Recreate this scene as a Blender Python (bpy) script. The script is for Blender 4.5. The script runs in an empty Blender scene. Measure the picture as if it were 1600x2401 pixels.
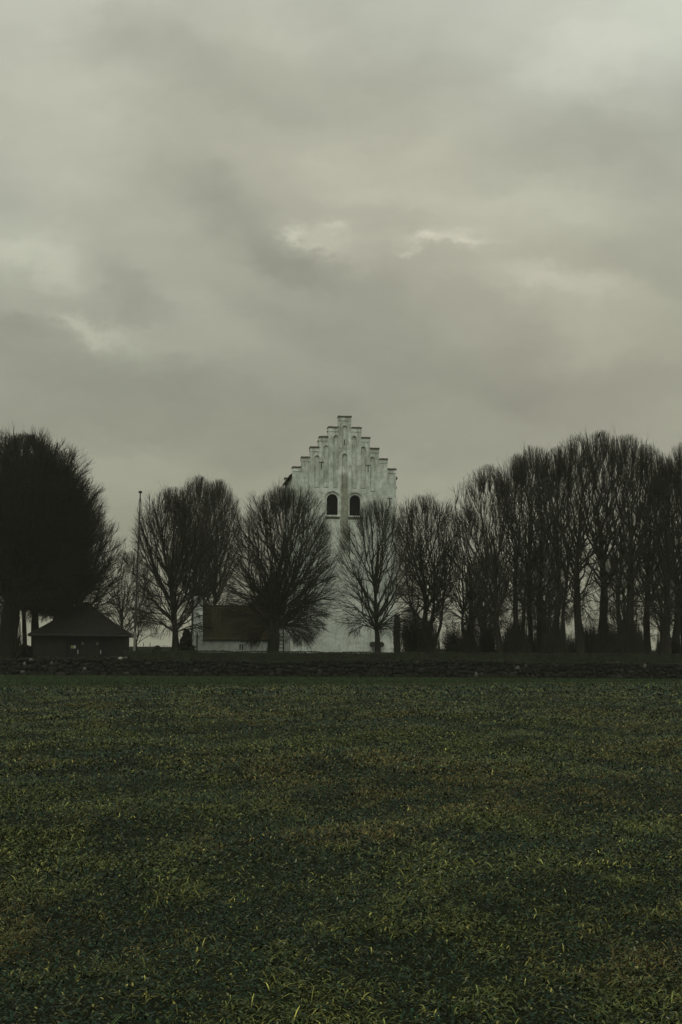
import bpy, bmesh, math, random
import numpy as np
from mathutils import Matrix, Vector
from mathutils.geometry import tessellate_polygon
from mathutils.kdtree import KDTree
R = math.radians

# ------------------------------------------------------------------ camera
sc = bpy.context.scene
COL = sc.collection
F = 3335.0                       # focal length in photo pixels (50 mm, full frame, upright)
PITCH, ROLL, EYE = math.atan(326.5 / F), R(0.35), 1.6
cam_data = bpy.data.cameras.new('camera')
cam = bpy.data.objects.new('camera', cam_data)
COL.objects.link(cam)
CM = Matrix.Rotation(R(90) + PITCH, 3, 'X') @ Matrix.Rotation(ROLL, 3, 'Z')
cam.matrix_world = Matrix.Translation((0, 0, EYE)) @ CM.to_4x4()
cam_data.sensor_fit = 'VERTICAL'
cam_data.sensor_height = 36.0
cam_data.lens = F / 2401 * 36.0
cam_data.clip_start = 0.1
cam_data.clip_end = 9000
sc.camera = cam

def at(u, v, Y):
    """world point seen at photo pixel (u, v), at distance Y ahead"""
    d = CM @ Vector(((u - 800) / F, (1200.5 - v) / F, -1.0))
    return Vector((0, 0, EYE)) + d * (Y / d.y)
def ax(u, Y): return at(u, 1527, Y).x
def az(u, v, Y): return at(u, v, Y).z

# ------------------------------------------------------------------ node helpers
class NT:
    def __init__(s, tree): s.t = tree; s.n = tree.nodes; s.l = tree.links
    def new(s, typ, **kw):
        n = s.n.new(typ)
        for k, v in kw.items(): setattr(n, k, v)
        return n
    def put(s, sock, v):
        if isinstance(v, bpy.types.NodeSocket): s.l.new(v, sock)
        elif v is not None: sock.default_value = v
    def math(s, op, a, b=None, c=None, clamp=False):
        n = s.new('ShaderNodeMath', operation=op); n.use_clamp = clamp
        s.put(n.inputs[0], a)
        if b is not None: s.put(n.inputs[1], b)
        if c is not None: s.put(n.inputs[2], c)
        return n.outputs[0]
    def vmath(s, op, a, b=None, scale=None):
        n = s.new('ShaderNodeVectorMath', operation=op)
        s.put(n.inputs[0], a)
        if b is not None: s.put(n.inputs[1], b)
        if scale is not None: s.put(n.inputs['Scale'], scale)
        return n.outputs['Value'] if op in ('DOT_PRODUCT', 'LENGTH', 'DISTANCE') else n.outputs[0]
    def noise(s, vec, scale, detail=4, rough=0.55, dist=0.0, col=False):
        n = s.new('ShaderNodeTexNoise')
        s.put(n.inputs['Vector'], vec)
        n.inputs['Scale'].default_value = scale; n.inputs['Detail'].default_value = detail
        n.inputs['Roughness'].default_value = rough; n.inputs['Distortion'].default_value = dist
        return n.outputs['Color'] if col else n.outputs['Fac']
    def ramp(s, fac, stops):
        n = s.new('ShaderNodeValToRGB'); cr = n.color_ramp
        while len(cr.elements) < len(stops): cr.elements.new(0.5)
        for e, (p, c) in zip(cr.elements, stops):
            e.position = p; e.color = (c[0], c[1], c[2], 1) if hasattr(c, '__len__') else (c, c, c, 1)
        s.put(n.inputs[0], fac)
        return n.outputs[0]
    def mix(s, fac, a, b, mode='MIX'):
        n = s.new('ShaderNodeMix', data_type='RGBA', blend_type=mode)
        f = [i for i in n.inputs if i.enabled or True]
        s.put(n.inputs[0], fac)
        for sock, v in ((n.inputs[6], a), (n.inputs[7], b)):
            if isinstance(v, (tuple, list)): v = (v[0], v[1], v[2], 1)
            s.put(sock, v)
        return n.outputs[2]
    def mapping(s, vec, scale=(1, 1, 1), loc=(0, 0, 0), rot=(0, 0, 0)):
        n = s.new('ShaderNodeMapping')
        s.put(n.inputs[0], vec); n.inputs['Scale'].default_value = scale
        n.inputs['Location'].default_value = loc; n.inputs['Rotation'].default_value = rot
        return n.outputs[0]

# ------------------------------------------------------------------ overcast sky (world) and one very soft sun
SUN_EL, SUN_AZ = R(38), R(205)   # azimuth clockwise from +Y: high behind the camera's left shoulder
world = bpy.data.worlds.new('World'); sc.world = world
world.use_nodes = True
w = NT(world.node_tree); w.n.clear()
sky = w.new('ShaderNodeTexSky', sky_type='NISHITA')
sky.sun_disc = False; sky.sun_elevation = SUN_EL; sky.sun_rotation = SUN_AZ
sky.air_density = 1.0; sky.dust_density = 2.0
D3 = w.new('ShaderNodeTexCoord').outputs['Generated']
D3 = w.vmath('NORMALIZE', D3)
warp = w.noise(w.mapping(D3, (1, 1, 1.6)), 5.0, 5, 0.6, col=True)
warp = w.vmath('SUBTRACT', warp, (0.5, 0.5, 0.5))
warp2 = w.vmath('SUBTRACT', w.noise(w.mapping(D3, (1, 1, 1.6)), 22.0, 5, 0.65, col=True), (0.5, 0.5, 0.5))
DW = w.vmath('ADD', D3, w.vmath('ADD', w.vmath('SCALE', warp, scale=0.08), w.vmath('SCALE', warp2, scale=0.035)))
DT = w.vmath('ADD', D3, w.vmath('ADD', w.vmath('SCALE', warp, scale=0.03), w.vmath('SCALE', warp2, scale=0.05)))
def blob(u, v, ru, rv, ang, amp, vec=None):
    """soft cloud patch on the celestial sphere; sizes in photo pixels, ang in degrees"""
    d = CM @ Vector(((u - 800) / F, (1200.5 - v) / F, -1.0)); d.normalize()
    right = d.cross(Vector((0, 0, 1))).normalized(); up = right.cross(d)
    c, s_ = math.cos(R(ang)), math.sin(R(ang))
    e1 = (right * c + up * s_) * (F / ru); e2 = (up * c - right * s_) * (F / rv)
    rel = w.vmath('SUBTRACT', vec or (DT if ru < 115 and rv < 35 else DW), tuple(d))
    a = w.vmath('DOT_PRODUCT', rel, tuple(e1)); b = w.vmath('DOT_PRODUCT', rel, tuple(e2))
    q = w.math('ADD', w.math('MULTIPLY', a, a), w.math('MULTIPLY', b, b))
    g = w.math('EXPONENT', w.math('MULTIPLY', q, -1.0))
    return w.math('MULTIPLY', g, amp * .72)
BL = [  # u, v, half width, half height, tilt, brightness change
    (430, 130, 300, 100, -18, -.07), (1000, 160, 260, 110, -20, -.05), (1480, 60, 300, 130, 10, .13),
    (120, 150, 150, 260, 0, .05), (640, 40, 180, 60, -10, .03), (1380, 330, 240, 80, -8, -.05),
    (780, 390, 330, 60, -12, .03), (170, 430, 230, 90, 25, .03), (500, 470, 160, 60, -40, -.06),
    (620, 600, 220, 50, -28, -.075), (800, 640, 260, 45, -14, -.05), (730, 560, 90, 26, -18, .08),
    (690, 550, 30, 15, -30, .09), (785, 532, 28, 20, -10, .09), (752, 588, 30, 10, -10, .07),
    (1040, 565, 110, 20, -3, .08), (1105, 577, 40, 11, 0, .10), (965, 594, 24, 12, 8, .10), (1020, 562, 34, 12, -10, .08), (1060, 545, 90, 20, 0, .03),
    (1230, 500, 260, 60, -8, .05),
    (40, 600, 150, 45, -12, .10), (190, 640, 130, 40, -25, .05), (440, 700, 120, 45, -18, .05),
    (290, 680, 130, 50, -20, -.09), (200, 760, 110, 22, -12, .11), (60, 745, 110, 30, -8, -.05),
    (640, 740, 260, 60, -20, -.07), (340, 800, 200, 30, -15, .03), (300, 870, 420, 60, -5, -.06),
    (930, 740, 260, 70, -25, -.05), (1350, 690, 190, 34, -8, .10), (1200, 740, 120, 60, -40, -.04),
    (1450, 800, 260, 120, 0, .03), (1250, 920, 350, 90, -8, -.06), (560, 990, 420, 110, 0, -.05),
    (1480, 960, 250, 60, -4, .05), (240, 1130, 420, 70, 0, .04), (1050, 1150, 280, 60, 0, .05),
    (560, 560, 60, 40, -30, .05), (880, 480, 200, 40, -8, .04),
]
acc = None
for b_ in BL:
    g = blob(*b_)
    acc = g if acc is None else w.math('ADD', acc, g)
n1 = w.noise(w.mapping(DW, (1, 1, 2.2), rot=(0, R(14), 0)), 4.5, 6, 0.55)
n2 = w.noise(w.mapping(DW, (1, 1, 2.2), rot=(0, R(20), 0)), 11.0, 4, 0.5)
det = w.math('ADD', w.math('MULTIPLY', w.math('SUBTRACT', n1, 0.5), 0.12), w.math('MULTIPLY', w.math('SUBTRACT', n2, 0.5), 0.095))
sx = w.new('ShaderNodeSeparateXYZ'); w.put(sx.inputs[0], D3)
elev = w.new('ShaderNodeMapRange', interpolation_type='SMOOTHSTEP')
for i, v_ in enumerate((0.0, 1.0, 0.0, 1.0)): elev.inputs[i + 1].default_value = (0.22, 0.85, 0.0, 1.0)[i]
w.put(elev.inputs[0], sx.outputs[2])
lowgrad = w.new('ShaderNodeMapRange', interpolation_type='SMOOTHSTEP')
for i in range(4): lowgrad.inputs[i + 1].default_value = (0.0, 0.42, 0.0, 1.0)[i]
w.put(lowgrad.inputs[0], sx.outputs[2])
back = w.new('ShaderNodeMapRange', interpolation_type='SMOOTHSTEP')
for i in range(4): back.inputs[i + 1].default_value = (0.35, -0.6, 0.0, 1.0)[i]
w.put(back.inputs[0], sx.outputs[1])
# display-like brightness, later squared into radiance
br = w.math('ADD', w.math('ADD', 0.56, acc), det)
br = w.math('ADD', br, w.math('MULTIPLY', lowgrad.outputs[0], 0.115))
lum = w.math('POWER', br, 2.2)
boost = w.math('ADD', 1.0, w.math('MULTIPLY', elev.outputs[0], 0.75))
boost = w.math('ADD', boost, w.math('MULTIPLY', back.outputs[0], 0.55))
lum = w.math('MULTIPLY', lum, boost)
tint = w.noise(w.mapping(D3, (1, 1, 1.5)), 3.2, 3, 0.5)
lowcol = w.mix(w.ramp(sx.outputs[2], [(0.02, 0.0), (0.40, 1.0)]), (1.01, 1.0, 0.715), (0.967, 1.0, 0.84))
ccol = w.mix(w.ramp(tint, [(0.35, 0.0), (0.68, 1.0)]), lowcol, (1.03, 1.0, 0.79))
ccol = w.mix(w.math('ADD', blob(1450, 850, 420, 330, 0, .9), blob(620, 1050, 300, 160, 0, .5), clamp=True), ccol, (1.05, 1.0, 0.765))
cloud = w.vmath('SCALE', ccol, scale=w.math('MULTIPLY', lum, 10.2))
final = w.mix(0.965, sky.outputs[0], cloud)
bg = w.new('ShaderNodeBackground'); w.put(bg.inputs[0], final); bg.inputs[1].default_value = 0.1
out = w.new('ShaderNodeOutputWorld'); w.l.new(bg.outputs[0], out.inputs[0])

sun_d = bpy.data.lights.new('sun', 'SUN'); sun_d.energy = 0.5; sun_d.angle = R(25); sun_d.color = (1.0, 0.97, 0.9)
sun = bpy.data.objects.new('sun', sun_d); COL.objects.link(sun)
sd = Vector((math.sin(SUN_AZ) * math.cos(SUN_EL), math.cos(SUN_AZ) * math.cos(SUN_EL), math.sin(SUN_EL)))
sun.rotation_euler = sd.to_track_quat('Z', 'Y').to_euler()
vs = sc.view_settings
vs.view_transform = 'Standard'; vs.look = 'None'; vs.exposure = 0; vs.gamma = 1; vs.use_curve_mapping = False
sc.cycles.max_bounces = 4; sc.cycles.diffuse_bounces = 2; sc.cycles.use_denoising = True; sc.cycles.denoiser = 'OPENIMAGEDENOISE'; sc.cycles.denoising_prefilter = 'ACCURATE'

# ------------------------------------------------------------------ object helpers
def tag(o, label=None, cat=None, group=None, kind=None):
    if label: o['label'] = label
    if cat: o['category'] = cat
    if group: o['group'] = group
    if kind: o['kind'] = kind
    return o
def link(o, parent=None):
    COL.objects.link(o)
    if parent: o.parent = parent
    return o
def empty(name, loc=(0, 0, 0), rz=0.0):
    o = bpy.data.objects.new(name, None); o.location = loc; o.rotation_euler.z = rz
    return link(o)
def mesh_np(name, V, Fq, mat, parent=None, cols=None, smooth=False):
    """V (n,3) verts, Fq (m,k) faces all with k corners, or a list of such arrays"""
    if not isinstance(Fq, list): Fq = [Fq]
    Fq = [f for f in Fq if len(f)]
    me = bpy.data.meshes.new(name)
    V = np.ascontiguousarray(V, dtype=np.float32)
    nl = sum(f.size for f in Fq); nf = sum(len(f) for f in Fq)
    me.vertices.add(len(V)); me.loops.add(nl); me.polygons.add(nf)
    me.vertices.foreach_set('co', V.ravel())
    me.loops.foreach_set('vertex_index', np.concatenate([f.ravel() for f in Fq]).astype(np.int32))
    tot = np.concatenate([np.full(len(f), f.shape[1]) for f in Fq])
    st = np.concatenate([[0], np.cumsum(tot)[:-1]]).astype(np.int32)
    me.polygons.foreach_set('loop_start', st)
    if smooth: me.polygons.foreach_set('use_smooth', np.ones(nf, dtype=bool))
    if cols is not None:
        a = me.color_attributes.new('tone', 'FLOAT_COLOR', 'POINT')
        c4 = np.ones((len(V), 4), dtype=np.float32); c4[:, :3] = cols
        a.data.foreach_set('color', c4.ravel())
    me.update(calc_edges=True)
    me.materials.append(mat)
    return link(bpy.data.objects.new(name, me), parent)
def bobj(name, bm, mat, parent=None, smooth=False):
    bmesh.ops.recalc_face_normals(bm, faces=bm.faces)
    me = bpy.data.meshes.new(name); bm.to_mesh(me); bm.free()
    if smooth:
        for p in me.polygons: p.use_smooth = True
    me.materials.append(mat)
    return link(bpy.data.objects.new(name, me), parent)
def box(bm, x0, x1, y0, y1, z0, z1):
    vs_ = [bm.verts.new((x, y, z)) for z in (z0, z1) for y in (y0, y1) for x in (x0, x1)]
    for f in ((0, 1, 3, 2), (4, 6, 7, 5), (0, 4, 5, 1), (1, 5, 7, 3), (3, 7, 6, 2), (2, 6, 4, 0)):
        bm.faces.new([vs_[i] for i in f])
def prism(bm, pts, y0, y1):
    a = [bm.verts.new((x, y0, z)) for x, z in pts]; b = [bm.verts.new((x, y1, z)) for x, z in pts]
    bm.faces.new(a); bm.faces.new(b[::-1])
    for i in range(len(pts)):
        j = (i + 1) % len(pts); bm.faces.new((a[i], b[i], b[j], a[j]))
def plate(bm, outer, holes, y0, y1):
    """upright slab with through holes, facing -Y, between y0 and y1"""
    loops = [outer] + holes
    tris = tessellate_polygon([[Vector((x, z, 0)) for x, z in lp] for lp in loops])
    flat = [p for lp in loops for p in lp]
    A = [bm.verts.new((x, y0, z)) for x, z in flat]; B = [bm.verts.new((x, y1, z)) for x, z in flat]
    for t in tris:
        try: bm.faces.new([A[i] for i in t]); bm.faces.new([B[i] for i in t[::-1]])
        except ValueError: pass
    k = 0
    for lp in loops:
        n = len(lp)
        for i in range(n):
            j = (i + 1) % n
            bm.faces.new((A[k + i], A[k + j], B[k + j], B[k + i]))
        k += n
def arch(cx, w_, z0, z1, n=10):
    """outline of a round-headed opening, foot z0, crown z1"""
    r = w_ / 2; zc = z1 - r
    return [(cx - r, z0), (cx + r, z0)] + [(cx + r * math.cos(a), zc + r * math.sin(a)) for a in [math.pi * i / n for i in range(n + 1)]]
def rod(bm, p, q, r, n=6, r2=None):
    p, q = Vector(p), Vector(q); d = (q - p); L = d.length
    m = Matrix.Translation((p + q) / 2) @ d.to_track_quat('Z', 'Y').to_matrix().to_4x4()
    bmesh.ops.create_cone(bm, cap_ends=True, segments=n, radius1=r, radius2=r if r2 is None else r2, depth=L, matrix=m)

# ------------------------------------------------------------------ materials
def mat(name, rough=0.9, spec=0.3):
    m = bpy.data.materials.new(name); m.use_nodes = True
    t = NT(m.node_tree); b = t.n['Principled BSDF']
    b.inputs['Roughness'].default_value = rough; b.inputs['Specular IOR Level'].default_value = spec
    return m, t, b
def bump(t, b, h, strength=0.4, dist=0.02):
    n = t.new('ShaderNodeBump'); n.inputs['Strength'].default_value = strength; n.inputs['Distance'].default_value = dist
    t.put(n.inputs['Height'], h); t.l.new(n.outputs[0], b.inputs['Normal'])
def obj_co(t): return t.new('ShaderNodeTexCoord').outputs['Object']
def simple(name, c1, c2, scale=3.0, rough=0.9, spec=0.3, bs=0.3, detail=5, stretch=(1, 1, 1)):
    m, t, b = mat(name, rough, spec)
    co = t.mapping(obj_co(t), stretch)
    n = t.noise(co, scale, detail, 0.6)
    t.put(b.inputs['Base Color'], t.ramp(n, [(0.35, c1), (0.65, c2)]))
    if bs: bump(t, b, t.noise(co, scale * 6, 4), bs)
    return m

M_bark = simple('bark', (0.012, 0.012, 0.0095), (0.022, 0.022, 0.017), 2.5, 0.95, 0.1, 0.6, stretch=(1, 1, .25))
M_twig = simple('twigs', (0.017, 0.0175, 0.013), (0.029, 0.029, 0.021), 0.6, 0.95, 0.1, 0)
M_ever = simple('evergreen_leaves', (0.010, 0.016, 0.009), (0.024, 0.032, 0.016), 2.0, 0.8, 0.2, 0)
M_iron = simple('wrought_iron', (0.015, 0.014, 0.013), (0.03, 0.025, 0.02), 8, 0.7, 0.3, 0.2)
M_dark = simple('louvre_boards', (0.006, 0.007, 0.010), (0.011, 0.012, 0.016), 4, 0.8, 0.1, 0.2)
M_pole = simple('painted_pole', (0.13, 0.13, 0.115), (0.19, 0.19, 0.17), 1.0, 0.6, 0.3, 0)
M_wood = simple('old_timber', (0.018, 0.018, 0.015), (0.035, 0.032, 0.026), 3, 0.9, 0.2, 0.4, stretch=(4, 4, .4))
M_door = simple('door_boards', (0.004, 0.006, 0.006), (0.007, 0.010, 0.009), 3, 0.8, 0.15, 0.3, stretch=(6, 1, .3))
M_sign_y = simple('yellow_notice', (0.20, 0.18, 0.06), (0.26, 0.23, 0.08), 3, 0.7, 0.3, 0)
M_sign_w = simple('white_notice', (0.34, 0.36, 0.34), (0.42, 0.44, 0.40), 3, 0.7, 0.3, 0)
M_metal = simple('bright_handle', (0.42, 0.46, 0.46), (0.55, 0.6, 0.58), 3, 0.5, 0.5, 0)
M_bird = simple('black_feathers', (0.01, 0.01, 0.012), (0.018, 0.018, 0.02), 20, 0.7, 0.3, 0)

# lime-washed masonry with algae, runs of dirt and patched courses
def plaster(name, central=False, k=1.0):
    m, t, b = mat(name, 0.95, 0.15)
    co = obj_co(t)
    sep = t.new('ShaderNodeSeparateXYZ'); t.put(sep.inputs[0], co)
    big = t.noise(co, 0.55, 6, 0.6)
    col = t.ramp(big, [(0.30, (0.37, 0.42, 0.37)), (0.50, (0.54, 0.595, 0.54)), (0.70, (0.70, 0.745, 0.68))])
    runs = t.noise(t.mapping(co, (2.6, 2.6, 0.16)), 1.6, 6, 0.65)
    col = t.mix(t.ramp(runs, [(0.50, 0.0), (0.72, 0.38)]), col, (0.27, 0.275, 0.215))
    blot = t.noise(co, 2.1, 7, 0.7, 0.4)
    col = t.mix(t.ramp(blot, [(0.48, 0.0), (0.64, 0.62)]), col, (0.235, 0.265, 0.215))
    gr = t.math('MULTIPLY', t.ramp(t.math('DIVIDE', sep.outputs[2], 20.0), [(.45, 0.15), (.9, 0.85)]), t.ramp(t.noise(t.mapping(co, (1.4, 1.4, .45), (3, 1, 8)), 1.9, 7, .7), [(.42, 0.0), (.62, 1.0)]))
    col = t.mix(gr, col, (0.20, 0.215, 0.165))
    bare = t.noise(t.mapping(co, (1, 1, 1.8)), 4.5, 5, 0.7)
    col = t.mix(t.ramp(bare, [(0.665, 0.0), (0.72, 0.75)]), col, (0.15, 0.15, 0.115))
    brt = t.noise(t.mapping(co, (1, 1, 1.6), (7, 3, 1)), 3.0, 5, 0.6)
    col = t.mix(t.ramp(brt, [(0.58, 0.0), (0.70, 0.5)]), col, (0.72, 0.73, 0.64))
    if central:   # the brown water stain that runs down the middle of the gable
        wob = t.math('MULTIPLY', t.math('SUBTRACT', t.noise(co, 1.3, 4), 0.5), 0.30)
        dx = t.math('ABSOLUTE', t.math('ADD', sep.outputs[0], wob))
        edge = t.ramp(dx, [(0.22, 1.0), (0.36, 0.0)])
        hz = t.ramp(t.math('DIVIDE', sep.outputs[2], 20.0), [(0.36, 0.0), (0.50, 0.9), (0.755, 0.9), (0.775, 0.0)])
        f = t.math('MULTIPLY', t.math('MULTIPLY', edge, hz), t.ramp(t.noise(co, 3.0, 5, .7), [(0.3, 0.55), (0.6, 1.0)]))
        col = t.mix(f, col, (0.175, 0.175, 0.125))
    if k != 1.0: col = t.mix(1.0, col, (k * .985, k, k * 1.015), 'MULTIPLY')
    t.put(b.inputs['Base Color'], col)
    br_ = t.new('ShaderNodeTexBrick'); br_.inputs['Scale'].default_value = 1.0
    br_.inputs['Brick Width'].default_value = 0.27; br_.inputs['Row Height'].default_value = 0.09
    br_.inputs['Mortar Size'].default_value = 0.012
    t.put(br_.inputs['Vector'], t.mapping(co, rot=(R(90), 0, 0)))
    h = t.math('ADD', t.math('MULTIPLY', br_.outputs['Fac'], -0.5), t.math('MULTIPLY', t.noise(co, 7, 6, 0.65), 1.6))
    bump(t, b, h, 0.35, 0.012)
    return m
M_plaster = plaster('limewashed_masonry', True, 1.04)
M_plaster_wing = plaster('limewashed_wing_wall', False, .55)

def tiles(name, c1, c2, moss, mf=(0.5, 0.7)):
    m, t, b = mat(name, 0.95, 0.08)
    co = obj_co(t)
    col = t.ramp(t.noise(co, 1.2, 6, 0.7), [(0.35, c1), (0.65, c2)])
    col = t.mix(t.ramp(t.noise(co, 0.7, 5, 0.65), [(mf[0], 0.0), (mf[1], 0.8)]), col, moss)
    col = t.mix(t.ramp(t.noise(co, 9, 2, 0.5), [(0.55, 0.0), (0.75, 0.5)]), col, (c2[0] * 1.7, c2[1] * 1.7, c2[2] * 1.7))
    t.put(b.inputs['Base Color'], col)
    return m
M_tile = tiles('clay_tiles', (0.025, 0.0235, 0.0125), (0.036, 0.0295, 0.015), (0.024, 0.027, 0.014))
M_tile_dark = tiles('weathered_tiles', (0.011, 0.011, 0.0095), (0.017, 0.0165, 0.014), (0.013, 0.018, 0.012))
M_coping = tiles('coping_tiles', (0.06, 0.06, 0.047), (0.11, 0.105, 0.08), (0.05, 0.06, 0.04))
M_brickdark = simple('sooty_brick', (0.008, 0.008, 0.007), (0.014, 0.013, 0.011), 2.0, 0.95, 0.1, 0.5)

def toned(name, rough, spec, jitter=0.35, trans=0.0, scale=12.0):
    m, t, b = mat(name, rough, spec)
    a = t.new('ShaderNodeAttribute'); a.attribute_name = 'tone'
    n = t.noise(obj_co(t), scale, 3, 0.6)
    t.put(b.inputs['Base Color'], t.mix(1.0, a.outputs['Color'], t.ramp(n, [(0.3, 1 - jitter), (0.7, 1 + jitter)]), 'MULTIPLY'))
    return m
M_stone = toned('field_stones', 0.95, 0.15)
M_blade = toned('grass_blades', 0.8, 0.12, 0.2)
M_leaf = toned('crop_leaves', 0.5, 0.13, 0.25)

def ground_mat(name, stops, speck, bs=0.6):
    m, t, b = mat(name, 1.0, 0.05)
    co = obj_co(t)
    n = t.noise(co, 0.35, 8, 0.68)
    col = t.ramp(n, stops)
    col = t.mix(t.ramp(t.noise(co, 6.0, 6, 0.75), [(0.48, 0.0), (0.66, 0.7)]), col, speck)
    t.put(b.inputs['Base Color'], col)
    bump(t, b, t.noise(co, 14, 6, 0.7), bs, 0.06)
    return m
M_field = ground_mat('field_soil', [(0.3, (0.008, 0.011, 0.006)), (0.55, (0.014, 0.019, 0.009)), (0.75, (0.022, 0.022, 0.010))], (0.006, 0.009, 0.005))
M_lawn = ground_mat('verge_turf', [(0.3, (0.014, 0.024, 0.010)), (0.6, (0.020, 0.032, 0.012)), (0.8, (0.030, 0.036, 0.014))], (0.012, 0.020, 0.009), 0.3)
M_yard = ground_mat('churchyard_turf', [(0.3, (0.009, 0.0105, 0.007)), (0.6, (0.012, 0.014, 0.009)), (0.8, (0.016, 0.017, 0.010))], (0.009, 0.010, 0.007), 0.3)

rng = np.random.default_rng(11)
random.seed(5)

# ================================================================== GROUND
def wave(x, y):
    return 0.035 * np.sin(x * 0.9 + 1.3 * np.sin(y * 0.31)) + 0.03 * np.sin(y * 0.7 + 0.6 * x) + 0.02 * np.sin(2.1 * x - 1.4 * y)
def edgeY(x): return 65.0 + 0.52 * x      # where the crop stops and the mown verge starts
def ground_z(x, y):
    k = np.clip((edgeY(x) - y) / 6.0, 0, 1)
    return wave(x, y) * k
xs = np.concatenate([[-3500, -900, -300, -120, -60], np.linspace(-40, 40, 161), [60, 120, 300, 900, 3500]])
ys = np.concatenate([[-400, -60, -10, 0], np.linspace(2, 90, 221), [100, 120, 160, 240, 500, 1200, 4500]])
GX, GY = np.meshgrid(xs, ys)
GZ = np.where((np.abs(GX) <= 40) & (GY > 0) & (GY < 88), ground_z(GX, GY), 0.0)
V = np.stack([GX, GY, GZ], -1).reshape(-1, 3)
nx = len(xs); idx = np.arange(len(V)).reshape(len(ys), nx)
Q = np.stack([idx[:-1, :-1], idx[:-1, 1:], idx[1:, 1:], idx[1:, :-1]], -1).reshape(-1, 4)
tag(mesh_np('ground', V, Q, M_field, smooth=True), kind='structure')
# verge between crop and wall, 4 cm above the soil sheet
vx = np.linspace(-120, 120, 61)
WALL_Y = 87.0
lo = np.clip(edgeY(vx), 30, 84)
V = np.concatenate([np.stack([vx, lo, np.full_like(vx, 0.03)], -1), np.stack([vx, np.full_like(vx, WALL_Y + .3), np.full_like(vx, 0.05)], -1)])
n_ = len(vx); i_ = np.arange(n_ - 1)
tag(mesh_np('grass_verge', V, np.stack([i_, i_ + 1, i_ + 1 + n_, i_ + n_], -1), M_lawn), kind='structure')
# raised churchyard behind the wall
bm = bmesh.new()
prism(bm, [(-160, -0.4), (160, -0.4), (150, 0.95), (-150, 0.95)], WALL_Y + .55, 150)
tag(bobj('churchyard_terrace', bm, M_yard), kind='structure')
YARD = 0.95

# ------------------------------------------------------------------ strips: blades and leaves
def strips(name, P, head, L, W, bend, lean, tone, tips, mtl, seg=3, prof=None, label=None, cat=None):
    n = len(P)
    prof = np.array(prof if prof is not None else np.linspace(1, 0.15, seg + 1))
    hx, hy = np.cos(head), np.sin(head)
    V = np.zeros((n, seg + 1, 2, 3), np.float32); C = np.zeros((n, seg + 1, 2, 3), np.float32)
    pos = P.copy()
    for k in range(seg + 1):
        a = lean + bend * (k / seg)              # angle from vertical
        if k:
            am = lean + bend * ((k - .5) / seg)
            st = (L / seg)[:, None]
            pos = pos + np.stack([hx * np.sin(am), hy * np.sin(am), np.cos(am)], -1) * st
        wv = np.stack([-hy, hx, np.zeros(n)], -1) * (W * prof[k] / 2)[:, None]
        V[:, k, 0] = pos - wv; V[:, k, 1] = pos + wv
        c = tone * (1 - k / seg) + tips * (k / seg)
        C[:, k, 0] = c; C[:, k, 1] = c
    base = (np.arange(n) * (seg + 1) * 2)[:, None]
    Q = []
    for k in range(seg):
        Q.append(base + np.array([[2 * k, 2 * k + 1, 2 * k + 3, 2 * k + 2]]))
    Q = np.concatenate(Q)
    o = mesh_np(name, V.reshape(-1, 3), Q, mtl, cols=C.reshape(-1, 3))
    tag(o, label, cat, kind='stuff')
    return o
def vnoise(x, y, s, seed):
    """smooth value noise in 0..1"""
    r = np.random.default_rng(seed).random((256, 256))
    fx, fy = x / s + 1000.0, y / s + 1000.0
    ix, iy = np.floor(fx).astype(int), np.floor(fy).astype(int)
    tx, ty = fx - ix, fy - iy; tx = tx * tx * (3 - 2 * tx); ty = ty * ty * (3 - 2 * ty)
    g = lambda a, b: r[a % 256, b % 256]
    return (g(ix, iy) * (1 - tx) + g(ix + 1, iy) * tx) * (1 - ty) + (g(ix, iy + 1) * (1 - tx) + g(ix + 1, iy + 1) * tx) * ty
def fbm(x, y, s, seed):
    return (vnoise(x, y, s, seed) + .5 * vnoise(x, y, s / 2.1, seed + 1) + .25 * vnoise(x, y, s / 4.3, seed + 2)) / 1.75
def scatter(y0, y1, dens):
    half = lambda y: 0.30 * y + 2.0
    area = (half(y0) + half(y1)) * (y1 - y0)
    n = int(area * dens * 1.0)
    y = rng.random(n * 2) * (y1 - y0) + y0; x = (rng.random(n * 2) * 2 - 1) * half(y1)
    k = (np.abs(x) < half(y)) & (y < edgeY(x) + rng.normal(0, .25, len(x)))
    return x[k][:n], y[k][:n]
GREEN = np.array([0.021, 0.045, 0.014]); YEL = np.array([0.27, 0.262, 0.072]); STRAW = np.array([0.32, 0.21, 0.09]); TEAL = np.array([0.0095, 0.032, 0.0165]); PALE = np.array([0.20, 0.21, 0.13])
bl = [[] for _ in range(8)]; lf = [[] for _ in range(8)]
def push(st, *a):
    for s_, v in zip(st, a): s_.append(v)
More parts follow.
